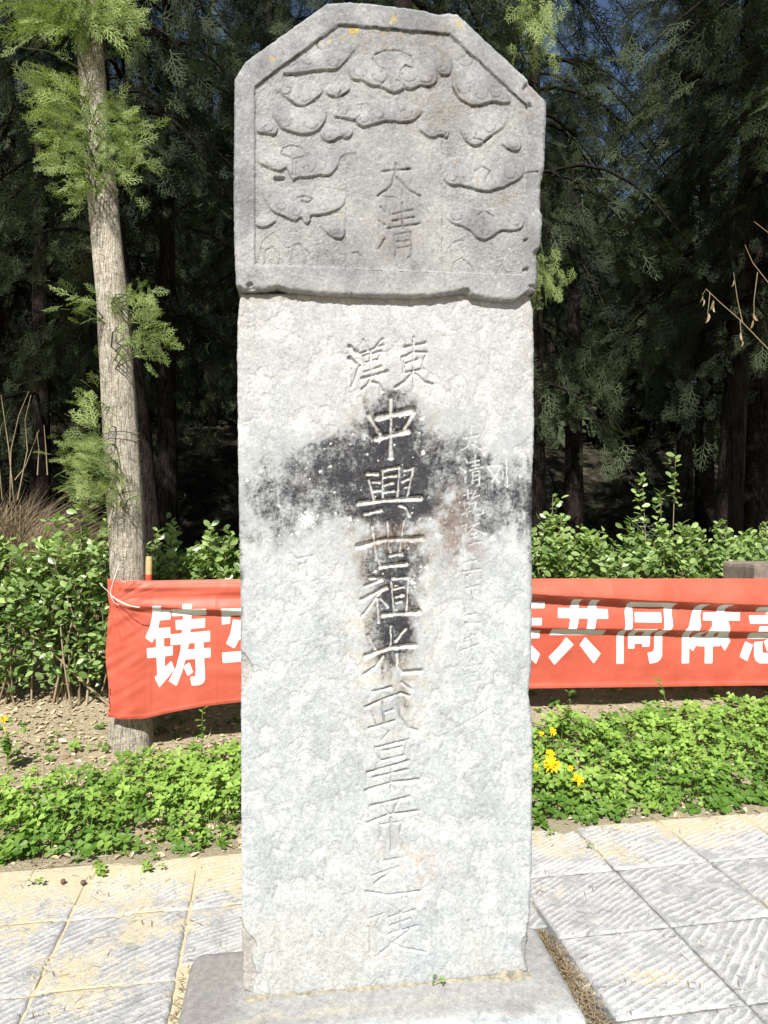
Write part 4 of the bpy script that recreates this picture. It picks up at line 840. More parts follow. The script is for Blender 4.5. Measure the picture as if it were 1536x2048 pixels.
WOOD = [('a', 3.85, 8.0, .26, (.35, 0), .2), ('b', 4.85, 9.2, .34, (.1, 0), 1.1), ('c', -2.75, 9.0, .24, (0, 0), 2.3), ('c', -2.35, 7.4, .2, (-.9, .3), 3.1), ('b', -4.55, 9.4, .24, (0, 0), 4.0), ('b', 1.9, 9.0, .26, (0, 0), 5.1), ('a', -.6, 9.6, .26, (0, 0), .9),
 ('b', 6.6, 9.0, .26, (0, 0), 1.9), ('a', -6.8, 8.6, .26, (0, 0), 2.8), ('c', 3.1, 11.6, .3, (0, 0), 3.6), ('a', -1.9, 11.8, .3, (0, 0), 4.7), ('b', .6, 12.2, .3, (0, 0), 5.6), ('b', -4.2, 12.4, .3, (0, 0), .4), ('a', 5.6, 12.4, .3, (0, 0), 1.5),
 ('b', -7.4, 12.2, .3, (0, 0), 2.0), ('c', 8.4, 12.0, .3, (0, 0), 3.3), ('a', 2.0, 15.0, .3, (0, 0), 4.2), ('b', -2.6, 15.2, .3, (0, 0), 5.3), ('c', 6.6, 15.6, .3, (0, 0), .1), ('a', -6.2, 15.8, .3, (0, 0), 1.0), ('b', 10.5, 15.0, .3, (0, 0), 2.6), ('b', -8.6, 10.6, .3, (0, 0), 2.1), ('a', -5.6, 10.6, .3, (0, 0), 5.2), ('b', -10.4, 15.0, .3, (0, 0), 3.0), ('c', 4.4, 18.6, .3, (0, 0), 2.9), ('b', -.4, 18.4, .3, (0, 0), 1.7), ('a', -4.6, 18.8, .3, (0, 0), .8)]
for k, (kd, x, y, dia, lean, rot) in enumerate(WOOD):
    rank_ = sorted(w[1] for w in WOOD if (w[2] < 10, w[2] < 13) == (y < 10, y < 13)); nth = ['first', 'second', 'third', 'fourth', 'fifth', 'sixth', 'seventh', 'eighth', 'ninth', 'tenth', 'eleventh'][rank_.index(x)]
    side = 'left of' if x < -1 else ('right of' if x > 1 else 'behind')
    depth_ = 'second rank' if y < 10 else ('third rank' if y < 13 else 'rearmost rank')
    tree(kd, x, y, LBL.get((x, y), f'dark cypress in the {depth_} of the wood, {nth} from the left'), dia, lean, rot=rot, sc={(3.1, 11.6): .72, (5.6, 12.4): 1.0, (4.4, 18.6): .8, (3.85, 8.0): .97}.get((x, y), 1.0 if y < 13 else 1.15))
# bright hanging spray of the hidden tree, over the stele's right shoulder
hb = bpy.data.objects.new('hanging_branch', None)
bpy.data.objects.remove(hb)
def hanging(cpx, cpy, Y, sx, sy, n, seed, parent, size=.2, mat=M_CYP):
    r = np.random.default_rng(seed); p = np.stack([r.normal(cpx, sx, n), r.normal(cpy, sy, n)], 1)
    pts = np.array([P(a, b, Y+r.normal(0, .12)) for a, b in p]); d = np.stack([r.normal(0, .35, n), r.normal(-.3, .3, n), -np.ones(n)], 1)
    mb = sprays_at(pts, d, size, SPRAY, seed, .3, (.2, 1)); O = np.array(parent.location)
    mb.tube([O+np.array([0, 0, 5.4-O[2]]), P(cpx-60, cpy-330, Y), P(cpx, cpy-40, Y), P(cpx+8, cpy+70, Y)], [.02, .015, .008, .003], 5, .05)
    o = obj('hanging_branch', mb.mesh('hanging_branch', O, False), mat, parent); o['kind'] = 'stuff'
rowtrees = [o for o in col.objects if o.name.startswith('cypress_tree')]
hanging(1075, 10, 4.9, 22, 46, 120, 51, rowtrees[1], .15); hanging(1085, 545, 6.0, 22, 26, 70, 52, rowtrees[1], .13)
# far wood closing the view: one mass of foliage on the rising ground behind
r = np.random.default_rng(61); n = 6000
fp = np.stack([r.uniform(-24, 24, n), r.uniform(19, 27, n), r.uniform(0, 1, n)], 1)
top_ = (13.0+2.0*noise(fp[:, 0]*.25, 3.0)*2)*(1-.36*np.exp(-((fp[:, 0]/fp[:, 1]-.32)/.035)**2))
fp[:, 2] = gh(fp[:, 0], fp[:, 1])-.3+fp[:, 2]**.9*top_*.62
mbw = sprays_at(fp, np.stack([r.normal(0, .4, n), -np.ones(n)*.5, -r.uniform(0, 1, n)], 1), 1.6, [tmpl_spray(7, 2, 9, .06, 40)], 62, .4, (0, .7))
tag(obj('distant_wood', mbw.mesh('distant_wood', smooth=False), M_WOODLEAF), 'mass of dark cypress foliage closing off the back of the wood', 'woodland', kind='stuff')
# low undergrowth on the wood's floor
n = 4500; ux = r.uniform(-8, 9, n); uy = 6.6+r.uniform(0, 1, n)**1.2*9; up_ = np.stack([ux, uy, gh(ux, uy)+r.uniform(0, .25, n)], 1)
mbu = sprays_at(up_, np.stack([r.normal(0, .8, n), r.normal(0, .8, n), r.uniform(0, 1, n)], 1), .3, [tmpl_spray(5, 1, 8, .04, 45)], 63, .4, (0, .8))
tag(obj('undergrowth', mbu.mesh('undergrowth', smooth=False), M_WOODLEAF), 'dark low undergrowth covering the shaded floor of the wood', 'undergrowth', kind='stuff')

# ------------------------------------------------------------------ hedge shrubs behind the banner
LEAFMESH = [mesh_np('leaf', LEAF[0], LEAF[1], True, {'tint': np.full(len(LEAF[0]), t)}) for t in (.2, .45, .7, .95)]
for me in LEAFMESH: me.materials.append(M_HEDGE)
def shrub(x, y, hgt, wid, label, seed, low, peaks=(), dens=1.0, single=70):
    r = np.random.default_rng(seed); g = float(gh(np.array(x), np.array(y))); O = np.array([x, y, g]); t = empty('hedge_shrub', tuple(O)); tag(t, label, 'shrub', 'shrubs of the hedge behind the banner')
    st = MB(); P_, D_ = [], []
    ns = int(44*dens)
    for i in range(ns):
        a = r.uniform(0, 2*math.pi); rr = wid*math.sqrt(r.uniform(0, 1)); tip = np.array([rr*math.cos(a), .75*rr*math.sin(a), hgt*(1-.32*(rr/wid)**2)*r.uniform(.70, 1.12)])
        b = np.array([r.normal(0, .15), r.normal(0, .07), -.03]); m = b+(tip-b)*.5+np.array([rr*.12*math.cos(a), 0, .02])+r.normal(0, .06, 3)
        t_ = np.linspace(0, 1, 8)[:, None]; c = (1-t_)**2*b+2*t_*(1-t_)*m+t_**2*tip
        if i % 3 == 0: st.tube(c+O, np.linspace(.0085, .0025, 8)*r.uniform(.6, 1.3), 5, r.uniform(0, 1))
        else: st.tube(c[4:]+O, np.linspace(.004, .002, 4), 4, r.uniform(0, 1))
        nl = r.integers(32, 48)
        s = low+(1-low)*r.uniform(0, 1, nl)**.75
        q = np.stack([np.interp(s, t_[:, 0], c[:, k]) for k in range(3)], 1)
        az = r.uniform(0, 2*math.pi, nl); P_.append(q+r.normal(0, .035, (nl, 3))); D_.append(np.stack([np.cos(az), np.sin(az), r.uniform(.1, 1.1, nl)], 1))
        ph = r.uniform(0, 6)
        k = np.arange(9); az = k*2.4+ph; q = tip-np.array([0, 0, 1.0])*(k[:, None]*.016); P_.append(q); D_.append(np.stack([np.cos(az), np.sin(az), .75-.04*k], 1))
    for (dx, dz) in peaks:                                   # long shoots standing above the hedge
        b = np.array([dx*.7, 0, hgt*.5]); tip = np.array([dx, -.08, dz]); st.tube(np.linspace(b, tip, 5)+O, np.linspace(.006, .002, 5), 5, .5)
        k = np.arange(34); az = k*2.4+r.uniform(0, 6); q = tip-np.array([0, 0, 1.0])*(k[:, None]*.0125); q = q*1.0; q[:, 0] += .03*np.sin(k*.13+seed); kp = r.uniform(0, 1, 34) < .8; P_.append((q+r.normal(0, .012, (34, 3)))[kp]); D_.append(np.stack([np.cos(az), np.sin(az), .6-.012*k+r.normal(0, .3, 34)], 1)[kp])
    P_ = np.concatenate(P_)+O; D_ = np.concatenate(D_); n = len(P_)
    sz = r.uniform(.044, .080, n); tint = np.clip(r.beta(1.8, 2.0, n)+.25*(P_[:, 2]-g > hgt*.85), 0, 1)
    up = np.array([0, -.55, 1.0])+r.normal(0, .55, (n, 3)); Rm = frames(D_, up)
    # leaves nearest the viewer, one by one; the rest joined
    score = np.linalg.norm(P_-np.array([0, 0, EYE]), axis=1)-.25*(P_[:, 2]-g)-.35*np.abs(Rm[:, 1, 2]); order = np.argsort(score); one = order[:single]; rest = order[single:]
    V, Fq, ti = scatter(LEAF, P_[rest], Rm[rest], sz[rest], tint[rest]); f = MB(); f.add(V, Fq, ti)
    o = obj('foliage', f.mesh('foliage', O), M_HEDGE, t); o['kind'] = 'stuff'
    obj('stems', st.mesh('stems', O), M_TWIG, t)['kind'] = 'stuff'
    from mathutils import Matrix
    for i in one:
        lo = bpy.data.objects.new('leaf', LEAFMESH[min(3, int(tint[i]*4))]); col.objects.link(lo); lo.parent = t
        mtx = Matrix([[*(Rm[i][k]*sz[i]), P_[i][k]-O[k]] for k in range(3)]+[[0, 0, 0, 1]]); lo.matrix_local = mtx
SHR = [(-3.35, 4.75, 'hedge shrub cut by the left edge of the picture'), (-2.75, 4.95, 'hedge shrub with bare stems over the pale bank at far left'), (-2.2, 5.0, 'hedge shrub with long shoots just left of the pale-barked tree'),
 (-1.62, 5.2, 'hedge shrub directly behind the pale-barked trunk'), (-1.12, 5.3, 'hedge shrub between the pale-barked trunk and the stele'), (-.5, 5.5, 'hedge shrub hidden behind the left half of the stele'), (.1, 5.65, 'hedge shrub hidden behind the middle of the stele'), (.7, 5.75, 'hedge shrub hidden behind the right half of the stele'),
 (1.3, 5.75, 'hedge shrub touching the right side of the stele'), (1.85, 5.8, 'hedge shrub with yellowing leaves behind the right half of the banner'), (2.35, 5.85, 'tallest hedge shrub with two upright leafy shoots right of the stele'), (2.85, 5.95, 'hedge shrub beside the dark stone block'), (3.35, 6.3, 'hedge shrub behind the dark stone block at the right edge')]
for k, (x, y, lb) in enumerate(SHR):
    pk = {1: [(-.1, 1.45)], 2: [(.1, 1.58), (.3, 1.42)], 4: [(.15, 1.32)], 8: [(.05, 1.33)], 10: [(-.25, 1.5), (.02, 1.66), (-.10, 1.36)]}.get(k, [])
    hid = k in (5, 6, 7)
    g = float(gh(np.array(x), np.array(y))); topz = 1.40 if x < 0 else 1.43
    shrub(x, y, topz-g, .43, lb, 100+k, (.17 if x < 0 else .20), pk, .7 if hid else 1.15, 20 if hid else 90)

# ------------------------------------------------------------------ clover along the pavement
r = np.random.default_rng(71); n = 13500
cx_ = r.uniform(-3.3, 3.8, n); dd = r.uniform(-.06, 1.75, n)
e0 = .03+.10*fbm(cx_*2.2, 4.0, o=3)
lim = np.interp(cx_, [-3.2, -2.2, -1.75, -1.4, -.9, -.5, .5, .9, 2.2, 3.5], [.85, .80, .72, .90, 1.15, 1.35, 1.2, .98, 1.10, 1.25])+.14*fbm(cx_*2.5, 9.0, o=3)
den = sm(e0-.06, e0+.10, dd)*sm(lim+.08, lim-.12, dd)
wxy = REF+np.outer((cx_-REF[0])/RA[0], RA)*1.0
cy_ = REF[1]+(dd+EDGE-(cx_-REF[0])*FA[0])/FA[1]
den *= sm(-.35, .0, fbm(cx_*2.3, cy_*2.3, o=3)+.12+.3*sm(.1, .4, dd))
den = np.maximum(den, .045*sm(2.0, 1.6, dd)*(dd > .2)); keep = r.uniform(0, 1, n) < den; cx_, cy_, dd, den = cx_[keep], cy_[keep], dd[keep], den[keep]; n = len(cx_)
hgt = (.03+.10*np.clip(den, 0, 1)*sm(0, .3, dd))*r.uniform(.22, 1.3, n)*(1+.8*fbm(cx_*3.2, cy_*3.2, o=3)); g = gh(cx_, cy_)
cp = np.stack([cx_, cy_, np.maximum(g, -.0)+hgt], 1); nrm = np.stack([r.normal(-.08, .38, n), r.normal(-.32, .38, n), np.ones(n)], 1)
az = r.uniform(0, 6.28, n); dirs = np.stack([np.cos(az), np.sin(az), 0*az], 1)
Rm = frames(dirs-nrm*(np.sum(dirs*nrm, 1)/np.sum(nrm*nrm, 1))[:, None], nrm)
pat = fbm(cx_*1.7+9, cy_*1.7, o=3)
V, Fq, ti = scatter(CLOVER, cp, Rm, r.uniform(.015, .044, n), np.clip(.28+.6*pat+r.normal(0, .28, n)+.35*(hgt-.06)/.06, 0, 1)); mbc = MB(); mbc.add(V, Fq, ti)
sel = np.flatnonzero(r.uniform(0, 1, n) < .45)                # their stalks
a = cp[sel]; b = np.stack([a[:, 0]+r.normal(0, .02, len(sel)), a[:, 1]+r.normal(0, .02, len(sel)), g[sel]], 1); w = np.array([.0011, 0, 0])
V = np.stack([a-w, a+w, b+w*1.3, b-w*1.3], 1).reshape(-1, 3); mbc.add(V, np.arange(len(V)).reshape(-1, 4), .35)
tag(obj('clover', mbc.mesh('clover', smooth=False), M_CLOVER), 'dense bright green clover growing along the edge of the pavement', 'clover', kind='stuff')

# dead leaves and needles on the bank and beside the plinth
n = 10500; lx = np.where(r.uniform(0, 1, n) < .6, r.uniform(-3.4, -.5, n), r.uniform(-.5, 4.0, n)); ld = r.uniform(.0, 3.2, n)**1.0; ly = REF[1]+(ld+EDGE-(lx-REF[0])*FA[0])/FA[1]
lp = np.stack([lx, ly, gh(lx, ly)+.006+r.uniform(0, .012, n)], 1); az = r.uniform(0, 6.28, n)
V, Fq, ti = scatter(tmpl_leaf(.55, .12, .18), lp, frames(np.stack([np.cos(az), np.sin(az), r.normal(0, .25, n)], 1), np.stack([r.normal(0, .3, n), r.normal(0, .3, n), np.ones(n)], 1)), .014+.042*r.beta(1.2, 2.0, n), r.beta(1.4, 1.0, n))
mbl = MB(); mbl.add(V, Fq, ti)
m = 1500; sx_ = r.uniform(-3.4, 3.8, m); sd = r.uniform(.0, 2.6, m); sy_ = REF[1]+(sd+EDGE-(sx_-REF[0])*FA[0])/FA[1]; sz_ = gh(sx_, sy_)+.008; az = r.uniform(0, 3.14, m); ln = r.uniform(.02, .10, m)
e = np.stack([np.cos(az)*ln, np.sin(az)*ln, r.normal(0, .006, m)], 1); c = np.stack([sx_, sy_, sz_], 1); w = np.stack([-np.sin(az), np.cos(az), 0*az], 1)*.0013
V = np.stack([c-e-w, c-e+w, c+e+w, c+e-w], 1).reshape(-1, 3); mbl.add(V, np.arange(len(V)).reshape(-1, 4), np.repeat(r.uniform(0, 1, m), 4))
tag(obj('leaf_litter', mbl.mesh('leaf_litter', smooth=False), M_DRY), 'dry brown leaves and twigs scattered over the bare bank', 'leaf litter', kind='stuff')
def needles(name, label, pts_fn, m, seed, lo, hi):
    r = np.random.default_rng(seed); c = pts_fn(r, m); m = len(c); az = r.uniform(0, 3.14, m); ln = r.uniform(lo, hi, m)
    e = np.stack([np.cos(az)*ln, np.sin(az)*ln, r.normal(0, .2, m)*ln], 1); w = np.stack([-np.sin(az), np.cos(az), 0*az], 1)*.0011
    V = np.stack([c-e-w, c-e+w, c+e+w, c+e-w], 1).reshape(-1, 3)
    me = mesh_np(name, V, np.arange(len(V)).reshape(-1, 4), False, {'tint': np.repeat(r.uniform(0, 1, m), 4)}); tag(obj(name, me, M_STRAW), label, 'needles', kind='stuff')
def gap(r, m):
    t = r.uniform(-.08, 1.02, m); x = .632-.0*t+r.normal(0, .018, m); p0 = np.array([.682, 2.02]); p1 = np.array([.588, 2.60]); q = p0+(p1-p0)*t[:, None]; q[:, 0] += r.normal(-.012, .02, m)
    return np.stack([q[:, 0], q[:, 1], .004+r.uniform(-.008, .018, m)], 1)
needles('dry_needles', 'dry straw-coloured needles filling the gap right of the plinth', gap, 1100, 81, .005, .017)
def gapl(r, m):
    t = r.uniform(-.3, 1, m); p0 = np.array([-.630, 2.05]); p1 = np.array([-.668, 2.42]); q = p0+(p1-p0)*t[:, None]; q[:, 0] += r.normal(0, .009, m)
    return np.stack([q[:, 0], q[:, 1], .004+r.uniform(-.006, .008, m)], 1)
needles('dry_needles', 'dry needles in the sandy gap left of the plinth', gapl, 60, 82, .006, .018)
def pav(r, m):
    x = r.uniform(-1.9, 2.1, m); fd = r.uniform(-.5, .84, m)**1; y = REF[1]+(fd-(x-REF[0])*FA[0])/FA[1]; ok = ~((np.abs(x) < .6) & (fd < .05)); x, y = x[ok], y[ok]
    return np.stack([x, y, .0075+0*x], 1)
needles('dry_needles', 'sparse dry needles and twig bits scattered on the paving slabs', pav, 620, 83, .004, .022)

# ------------------------------------------------------------------ banner
BS, BY = 0.17, 4.53
def bface(px, py, off):
    u = (px-CX)/F; Y = BY/(1-BS*u); p = np.stack([u*Y, Y, EYE-(py-CY)/F*Y], -1)
    return p+np.array([BS, -1, 0])/math.hypot(1, BS)*off[..., None]
GL = []                                                       # printed characters: (sign, polygon) in photo pixels
def add(ox, oy, s, *polys, sign=1): GL.extend((sign, [(ox+a/s, oy+b/s) for a, b in p]) for p in polys)
add(220, 1140, 5.689,
 [(490, 400), (590, 400), (575, 540), (545, 680), (485, 825), (405, 765), (450, 660), (480, 540)], [(560, 455), (690, 450), (690, 560), (560, 572)], [(500, 662), (686, 650), (690, 765), (520, 782)], [(525, 770), (612, 765), (625, 1010), (530, 1010)],
 [(422, 885), (715, 865), (715, 970), (428, 1000)], [(530, 1000), (625, 990), (625, 1105), (700, 1030), (735, 1130), (562, 1335), (508, 1220), (540, 1190)], [(700, 440), (1100, 430), (1102, 512), (710, 525)], [(745, 570), (1080, 550), (1082, 655), (752, 680)],
 [(690, 730), (1138, 690), (1140, 812), (690, 855)], [(830, 380), (940, 380), (930, 450), (915, 700), (820, 720), (835, 500)], [(820, 700), (920, 700), (890, 880), (830, 1130), (757, 1320), (668, 1262), (750, 1110), (800, 920), (815, 800)], [(880, 905), (1143, 885), (1145, 995), (860, 1020)],
 [(963, 800), (1062, 800), (1082, 1240), (1060, 1290), (1010, 1312), (930, 1315), (910, 1215), (970, 1215), (975, 1150)], [(855, 1080), (905, 1050), (945, 1165), (882, 1208), (845, 1125)],
 # second character, mostly behind the stone
 [(1265, 430), (1920, 420), (1920, 510), (1370, 520), (1365, 610), (1275, 620)], [(1830, 500), (1920, 500), (1915, 610), (1825, 610)], [(1400, 560), (1490, 575), (1480, 770), (1415, 895), (1320, 840), (1370, 720)], [(1430, 700), (1850, 680), (1850, 770), (1430, 790)], [(1275, 940), (1950, 890), (1950, 1000), (1282, 1060)], [(1560, 560), (1660, 560), (1660, 1330), (1560, 1330)])
for cxp, parts in ((640, [(-50, 1235, 50, 1252), (-50, 1235, -33, 1305), (33, 1235, 50, 1305), (-50, 1290, 50, 1305), (-9, 1218, 9, 1358)]),
                   (768, [(-45, 1225, -28, 1280), (-10, 1222, 8, 1285), (-10, 1268, 50, 1283), (-55, 1300, 55, 1316), (-9, 1285, 9, 1355)]),
                   (893, [(-45, 1225, 45, 1240), (-45, 1225, -28, 1350), (28, 1225, 45, 1272), (-45, 1258, 45, 1274), (-40, 1290, 50, 1305), (5, 1274, 22, 1335)])):
    for a, b, c, d in parts: GL.append((1, [(cxp+a, b), (cxp+c, b), (cxp+c, d), (cxp+a, d)]))
add(1050, 1140, 6.144,
 [(-180, 385), (238, 390), (225, 465), (-180, 465)], [(-200, 580), (185, 580), (175, 668), (-200, 665)], [(-220, 738), (180, 738), (178, 838), (-220, 840)], [(0, 840), (60, 900), (95, 940), (182, 1030), (132, 1157), (60, 1080), (-60, 930)],
 [(575, 352), (685, 352), (660, 400), (640, 470), (625, 620), (600, 720), (500, 720), (530, 590), (545, 450)], [(795, 360), (893, 360), (865, 430), (840, 620), (815, 725), (715, 725), (745, 590), (760, 450)], [(390, 460), (997, 475), (990, 590), (380, 580)],
 [(312, 712), (972, 725), (958, 795), (300, 800)], [(505, 825), (595, 915), (362, 1168), (287, 1068), (420, 930)], [(737, 822), (932, 1025), (845, 1150), (668, 918)],
 [(1250, 385), (1330, 385), (1300, 450), (1290, 600), (1270, 720), (1220, 740), (1212, 850), (1212, 1150), (1123, 1153), (1125, 800), (1140, 750), (1190, 700), (1200, 500)],
 [(1250, 382), (1824, 395), (1800, 450), (1290, 448)], [(1320, 510), (1642, 512), (1637, 634), (1310, 630)],
 [(1300, 712), (1360, 712), (1345, 800), (1345, 965), (1265, 965), (1265, 790)], [(1470, 712), (1583, 712), (1545, 770), (1529, 944), (1440, 944), (1440, 780)], [(1295, 712), (1583, 712), (1575, 747), (1280, 747)], [(1265, 805), (1540, 805), (1535, 905), (1265, 905)])
add(1290, 1140, 6.244,
 [(225, 410), (355, 405), (320, 480), (300, 540), (300, 700), (250, 760), (218, 800), (215, 1060), (190, 1120), (140, 1155), (55, 1170), (30, 1030), (90, 1025), (115, 990), (118, 800), (130, 760), (190, 720), (205, 540)],
 [(650, 415), (757, 415), (690, 490), (655, 560), (648, 680), (625, 748), (440, 748), (490, 700), (530, 590), (580, 490)], [(465, 745), (555, 745), (555, 1165), (460, 1168)],
 [(915, 418), (1045, 418), (990, 470), (970, 530), (870, 530), (890, 450)], [(700, 525), (1162, 525), (1142, 622), (680, 618)], [(795, 615), (990, 615), (1005, 690), (1005, 752), (735, 752), (785, 690)],
 [(740, 748), (1005, 748), (1070, 885), (1000, 1015), (950, 930), (940, 953), (850, 955), (850, 1168), (750, 1168), (750, 955), (655, 953), (650, 925), (600, 1020), (555, 960), (555, 870), (600, 820), (660, 765)])
add(1290, 1140, 6.244, [(720, 768), (765, 768), (752, 832), (690, 832)], [(850, 768), (890, 768), (905, 832), (850, 832)], sign=-1)
add(1290, 1140, 6.244,
 [(1375, 455), (1900, 455), (1900, 510), (1360, 520)], [(1265, 560), (1960, 560), (1960, 655), (1265, 660)], [(1375, 690), (1850, 690), (1850, 745), (1355, 755)], [(1280, 770), (1860, 770), (1860, 855), (1278, 860)], [(1255, 890), (1345, 935), (1278, 1140), (1178, 1082)],
 [(1360, 900), (1465, 890), (1465, 1020), (1480, 1035), (1760, 1035), (1760, 1165), (1430, 1165), (1380, 1130), (1360, 1060)], [(1480, 890), (1536, 860), (1590, 1000), (1525, 1015)], [(1470, 545), (1536, 505), (1640, 505), (1640, 545)])
px1 = np.concatenate([np.arange(222, 1600, 2.5), np.arange(1600, 1790, 6)]); nb = 118
bpx, bt = np.meshgrid(px1, np.linspace(0, 1, nb))
btop = np.interp(bpx, [222, 240, 290, 480, 1066, 1536, 1790], [1158, 1160, 1161, 1158.5, 1157, 1157, 1160])
bbot = np.interp(bpx, [222, 250, 290, 340, 400, 480, 800, 1066, 1536, 1790], [1436, 1438, 1436, 1425, 1414, 1404, 1386, 1376, 1370, 1366])
bpy_ = btop+bt*(bbot-btop)
bpx = bpx-9*sm(300, 222, bpx)+np.where(bpx < 226, 3*np.sin(bt*9)+3*fbm(bt*6, 1.0, o=3), 0)
lw = 3.0*fbm(bpx*.012, 5.0, o=3)
E1 = np.interp(bpx, [222, 270, 490, 800, 1066, 1300, 1536, 1790], [1197, 1192, 1184, 1185, 1187, 1200, 1209, 1214])+lw*.5
E2 = np.interp(bpx, [222, 260, 490, 800, 1066, 1300, 1536, 1790], [1206, 1211, 1221, 1236, 1254, 1258, 1262, 1268])+lw*.6
A1 = np.interp(bpx, [222, 260, 480, 900, 1066, 1300, 1790], [.0, .012, .025, .05, .075, .075, .06]); A2 = np.interp(bpx, [222, 260, 400, 600, 1066, 1300, 1790], [.0, .025, .045, .045, .04, .05, .05])
def pleat(y, e, a, w):                                         # swells downwards, then tucks back sharply
    t = np.clip((y-btop)/(e-btop), 0, 1); return a*(np.sin(t*math.pi/2)**1.1)*np.where(y < e, 1, np.clip(1-(y-e)/w, 0, 1)**1.6)
def pleat2(y, e0, e, a, w):
    t = np.clip((y-e0)/(e-e0), 0, 1); return a*np.sin(t*math.pi/2)**1.3*np.where(y < e, 1, np.clip(1-(y-e)/w, 0, 1)**1.6)
off = pleat(bpy_, E1, A1, 14)+pleat2(bpy_, E1, E2, A2, 13)
E3 = np.interp(bpx, [222, 400, 600], [1176, 1175, 1172]); off += pleat(bpy_, E3, np.interp(bpx, [222, 250, 330, 520], [0, .012, .012, 0]), 9)
rad = np.hypot(bpx-224, (bpy_-1206)); an = np.arctan2(bpy_-1206, bpx-224+1e-6)
off += .011*noise(an*6.0, rad*.012)*sm(190, 30, rad)*sm(2, 25, rad)+.010*noise(an*15.0, rad*.02)*sm(120, 20, rad)+.004*noise(an*30.0, rad*.03)*sm(140, 20, rad)
wrk = noise(bpx*.035+bpy_*.055, bpy_*.012-bpx*.004+8)*sm(330, 235, bpx)*sm(1205, 1240, bpy_)*.012; off += wrk
off += .010*fbm(bpx*.006, bpy_*.012, o=3)+.006*np.exp(-((bpy_-1345)/12)**2)*sm(400, 470, bpx)*sm(700, 480, bpx)+.010*np.exp(-((bbot-bpy_)/7)**2)*sm(900, 1066, bpx)
off += .0022*fbm(bpx*.03+bpy_*.015, bpy_*.03, o=4)+.0028*np.exp(-((bpx-300-131*np.round((bpx-300)/131))/2.5)**2)*sm(-.3, .3, noise(bpx*.004, bpy_*.02))+.0035*np.exp(-((np.minimum(bpy_-btop, bbot-bpy_)-5)/2.2)**2)
pr_ = np.full(bpx.shape, 1e9)
for sg, poly in GL:
    a = np.array(poly); sel = (bpx > a[:, 0].min()-6) & (bpx < a[:, 0].max()+6) & (bpy_ > a[:, 1].min()-6) & (bpy_ < a[:, 1].max()+6)
    d = poly_sdf(bpx[sel], bpy_[sel], poly); pr_[sel] = np.minimum(pr_[sel], d) if sg > 0 else np.maximum(pr_[sel], -d)
pr_ = np.clip(pr_, -4, 4)
off = off+np.interp(bpx, [222, 240, 262, 285, 310, 360], [-.02, .005, .015, .012, .006, 0])
BV = bface(bpx, bpy_, off); BO = BV[0, 0].copy()
banner = obj('banner', mesh_np('banner', BV.reshape(-1, 3)-BO, grid_faces(*bpx.shape)[:, ::-1], True, {'print': pr_.ravel()}), M_CLOTH, None, tuple(BO))
tag(banner, 'long red cloth banner with white Chinese characters stretched behind the stele', 'banner')
# string tying it to the trunk
def pline(pts): return np.array([P(*p) for p in pts])
mb = MB(); mb.tube(pline([(240, 1128, 4.30), (233, 1142, 4.27), (226, 1165, 4.25), (221, 1180, 4.24), (222, 1193, 4.23), (235, 1199, 4.195), (248, 1206, 4.17), (262, 1212, 4.15), (280, 1214, 4.16)]), .0014, 6)
mb.tube(pline([(222, 1190, 4.235), (236, 1202, 4.19), (250, 1209, 4.165), (264, 1213, 4.15), (278, 1215, 4.16)]), .0014, 6)
mb.tube(pline([(221, 1190, 4.24), (214, 1181, 4.25), (204, 1172, 4.27), (199, 1166, 4.29)]), .0013, 6); mb.tube(pline([(222, 1194, 4.235), (228, 1205, 4.23), (238, 1210, 4.22)]), .0013, 6)
so_ = pline([(222, 1193, 4.23)])[0]; tag(obj('string', mb.mesh('string', so_), M_STRING, None, so_), 'white string knotting the banner to the pale-barked trunk', 'string')
# wooden stake behind the banner
mb = MB(); top_ = P(298, 1113, 4.40); g = float(gh(top_[0:1], np.array([4.40]))[0]); b_ = P(297, 1388, 4.40)
stake = empty('wooden_stick', tuple(b_)); tag(stake, 'pale wooden stick poking up behind the banner beside the trunk', 'stick')
V, Fq = tube([b_+(top_-b_)*t for t in (0, .3, .7, .93, .98, 1.0)], [.017, .0185, .0195, .0205, .020, .0175], 12); V = V-b_; Fc = np.array([np.arange(60, 72)])
obj('shaft', mesh_np('shaft', V, [Fq, Fc], False), M_STAKE, stake)
rb = [b_+(top_-b_)*t for t in (.78, .87)]; V, Fq = tube(rb, [.0205, .0212], 12); obj('painted_band', mesh_np('painted_band', V-b_, Fq, True), M_REDPAINT, stake)
# wire round the trunk
mb = MB()
for yy, dz in ((866, .0), (880, .01)):
    cxx = np.interp(yy, [c[1] for c in CL][::-1], [c[0] for c in CL][::-1]); rw = np.interp(yy, [c[1] for c in CL][::-1], [c[2] for c in CL][::-1])/F*TY/2+.006
    c = P(cxx, yy, TY); th = np.linspace(0, 2*math.pi, 40); mb.tube(np.stack([c[0]+rw*np.cos(th), c[1]+rw*np.sin(th), c[2]+.004*np.sin(th*3+yy)+.002*np.cos(th*7)], 1), .0017, 5)
wo = P(245, 870, TY); tag(obj('wire', mb.mesh('wire', wo), M_WIRE, None, wo), 'thin wire wound twice around the pale-barked trunk above the hedge', 'wire')
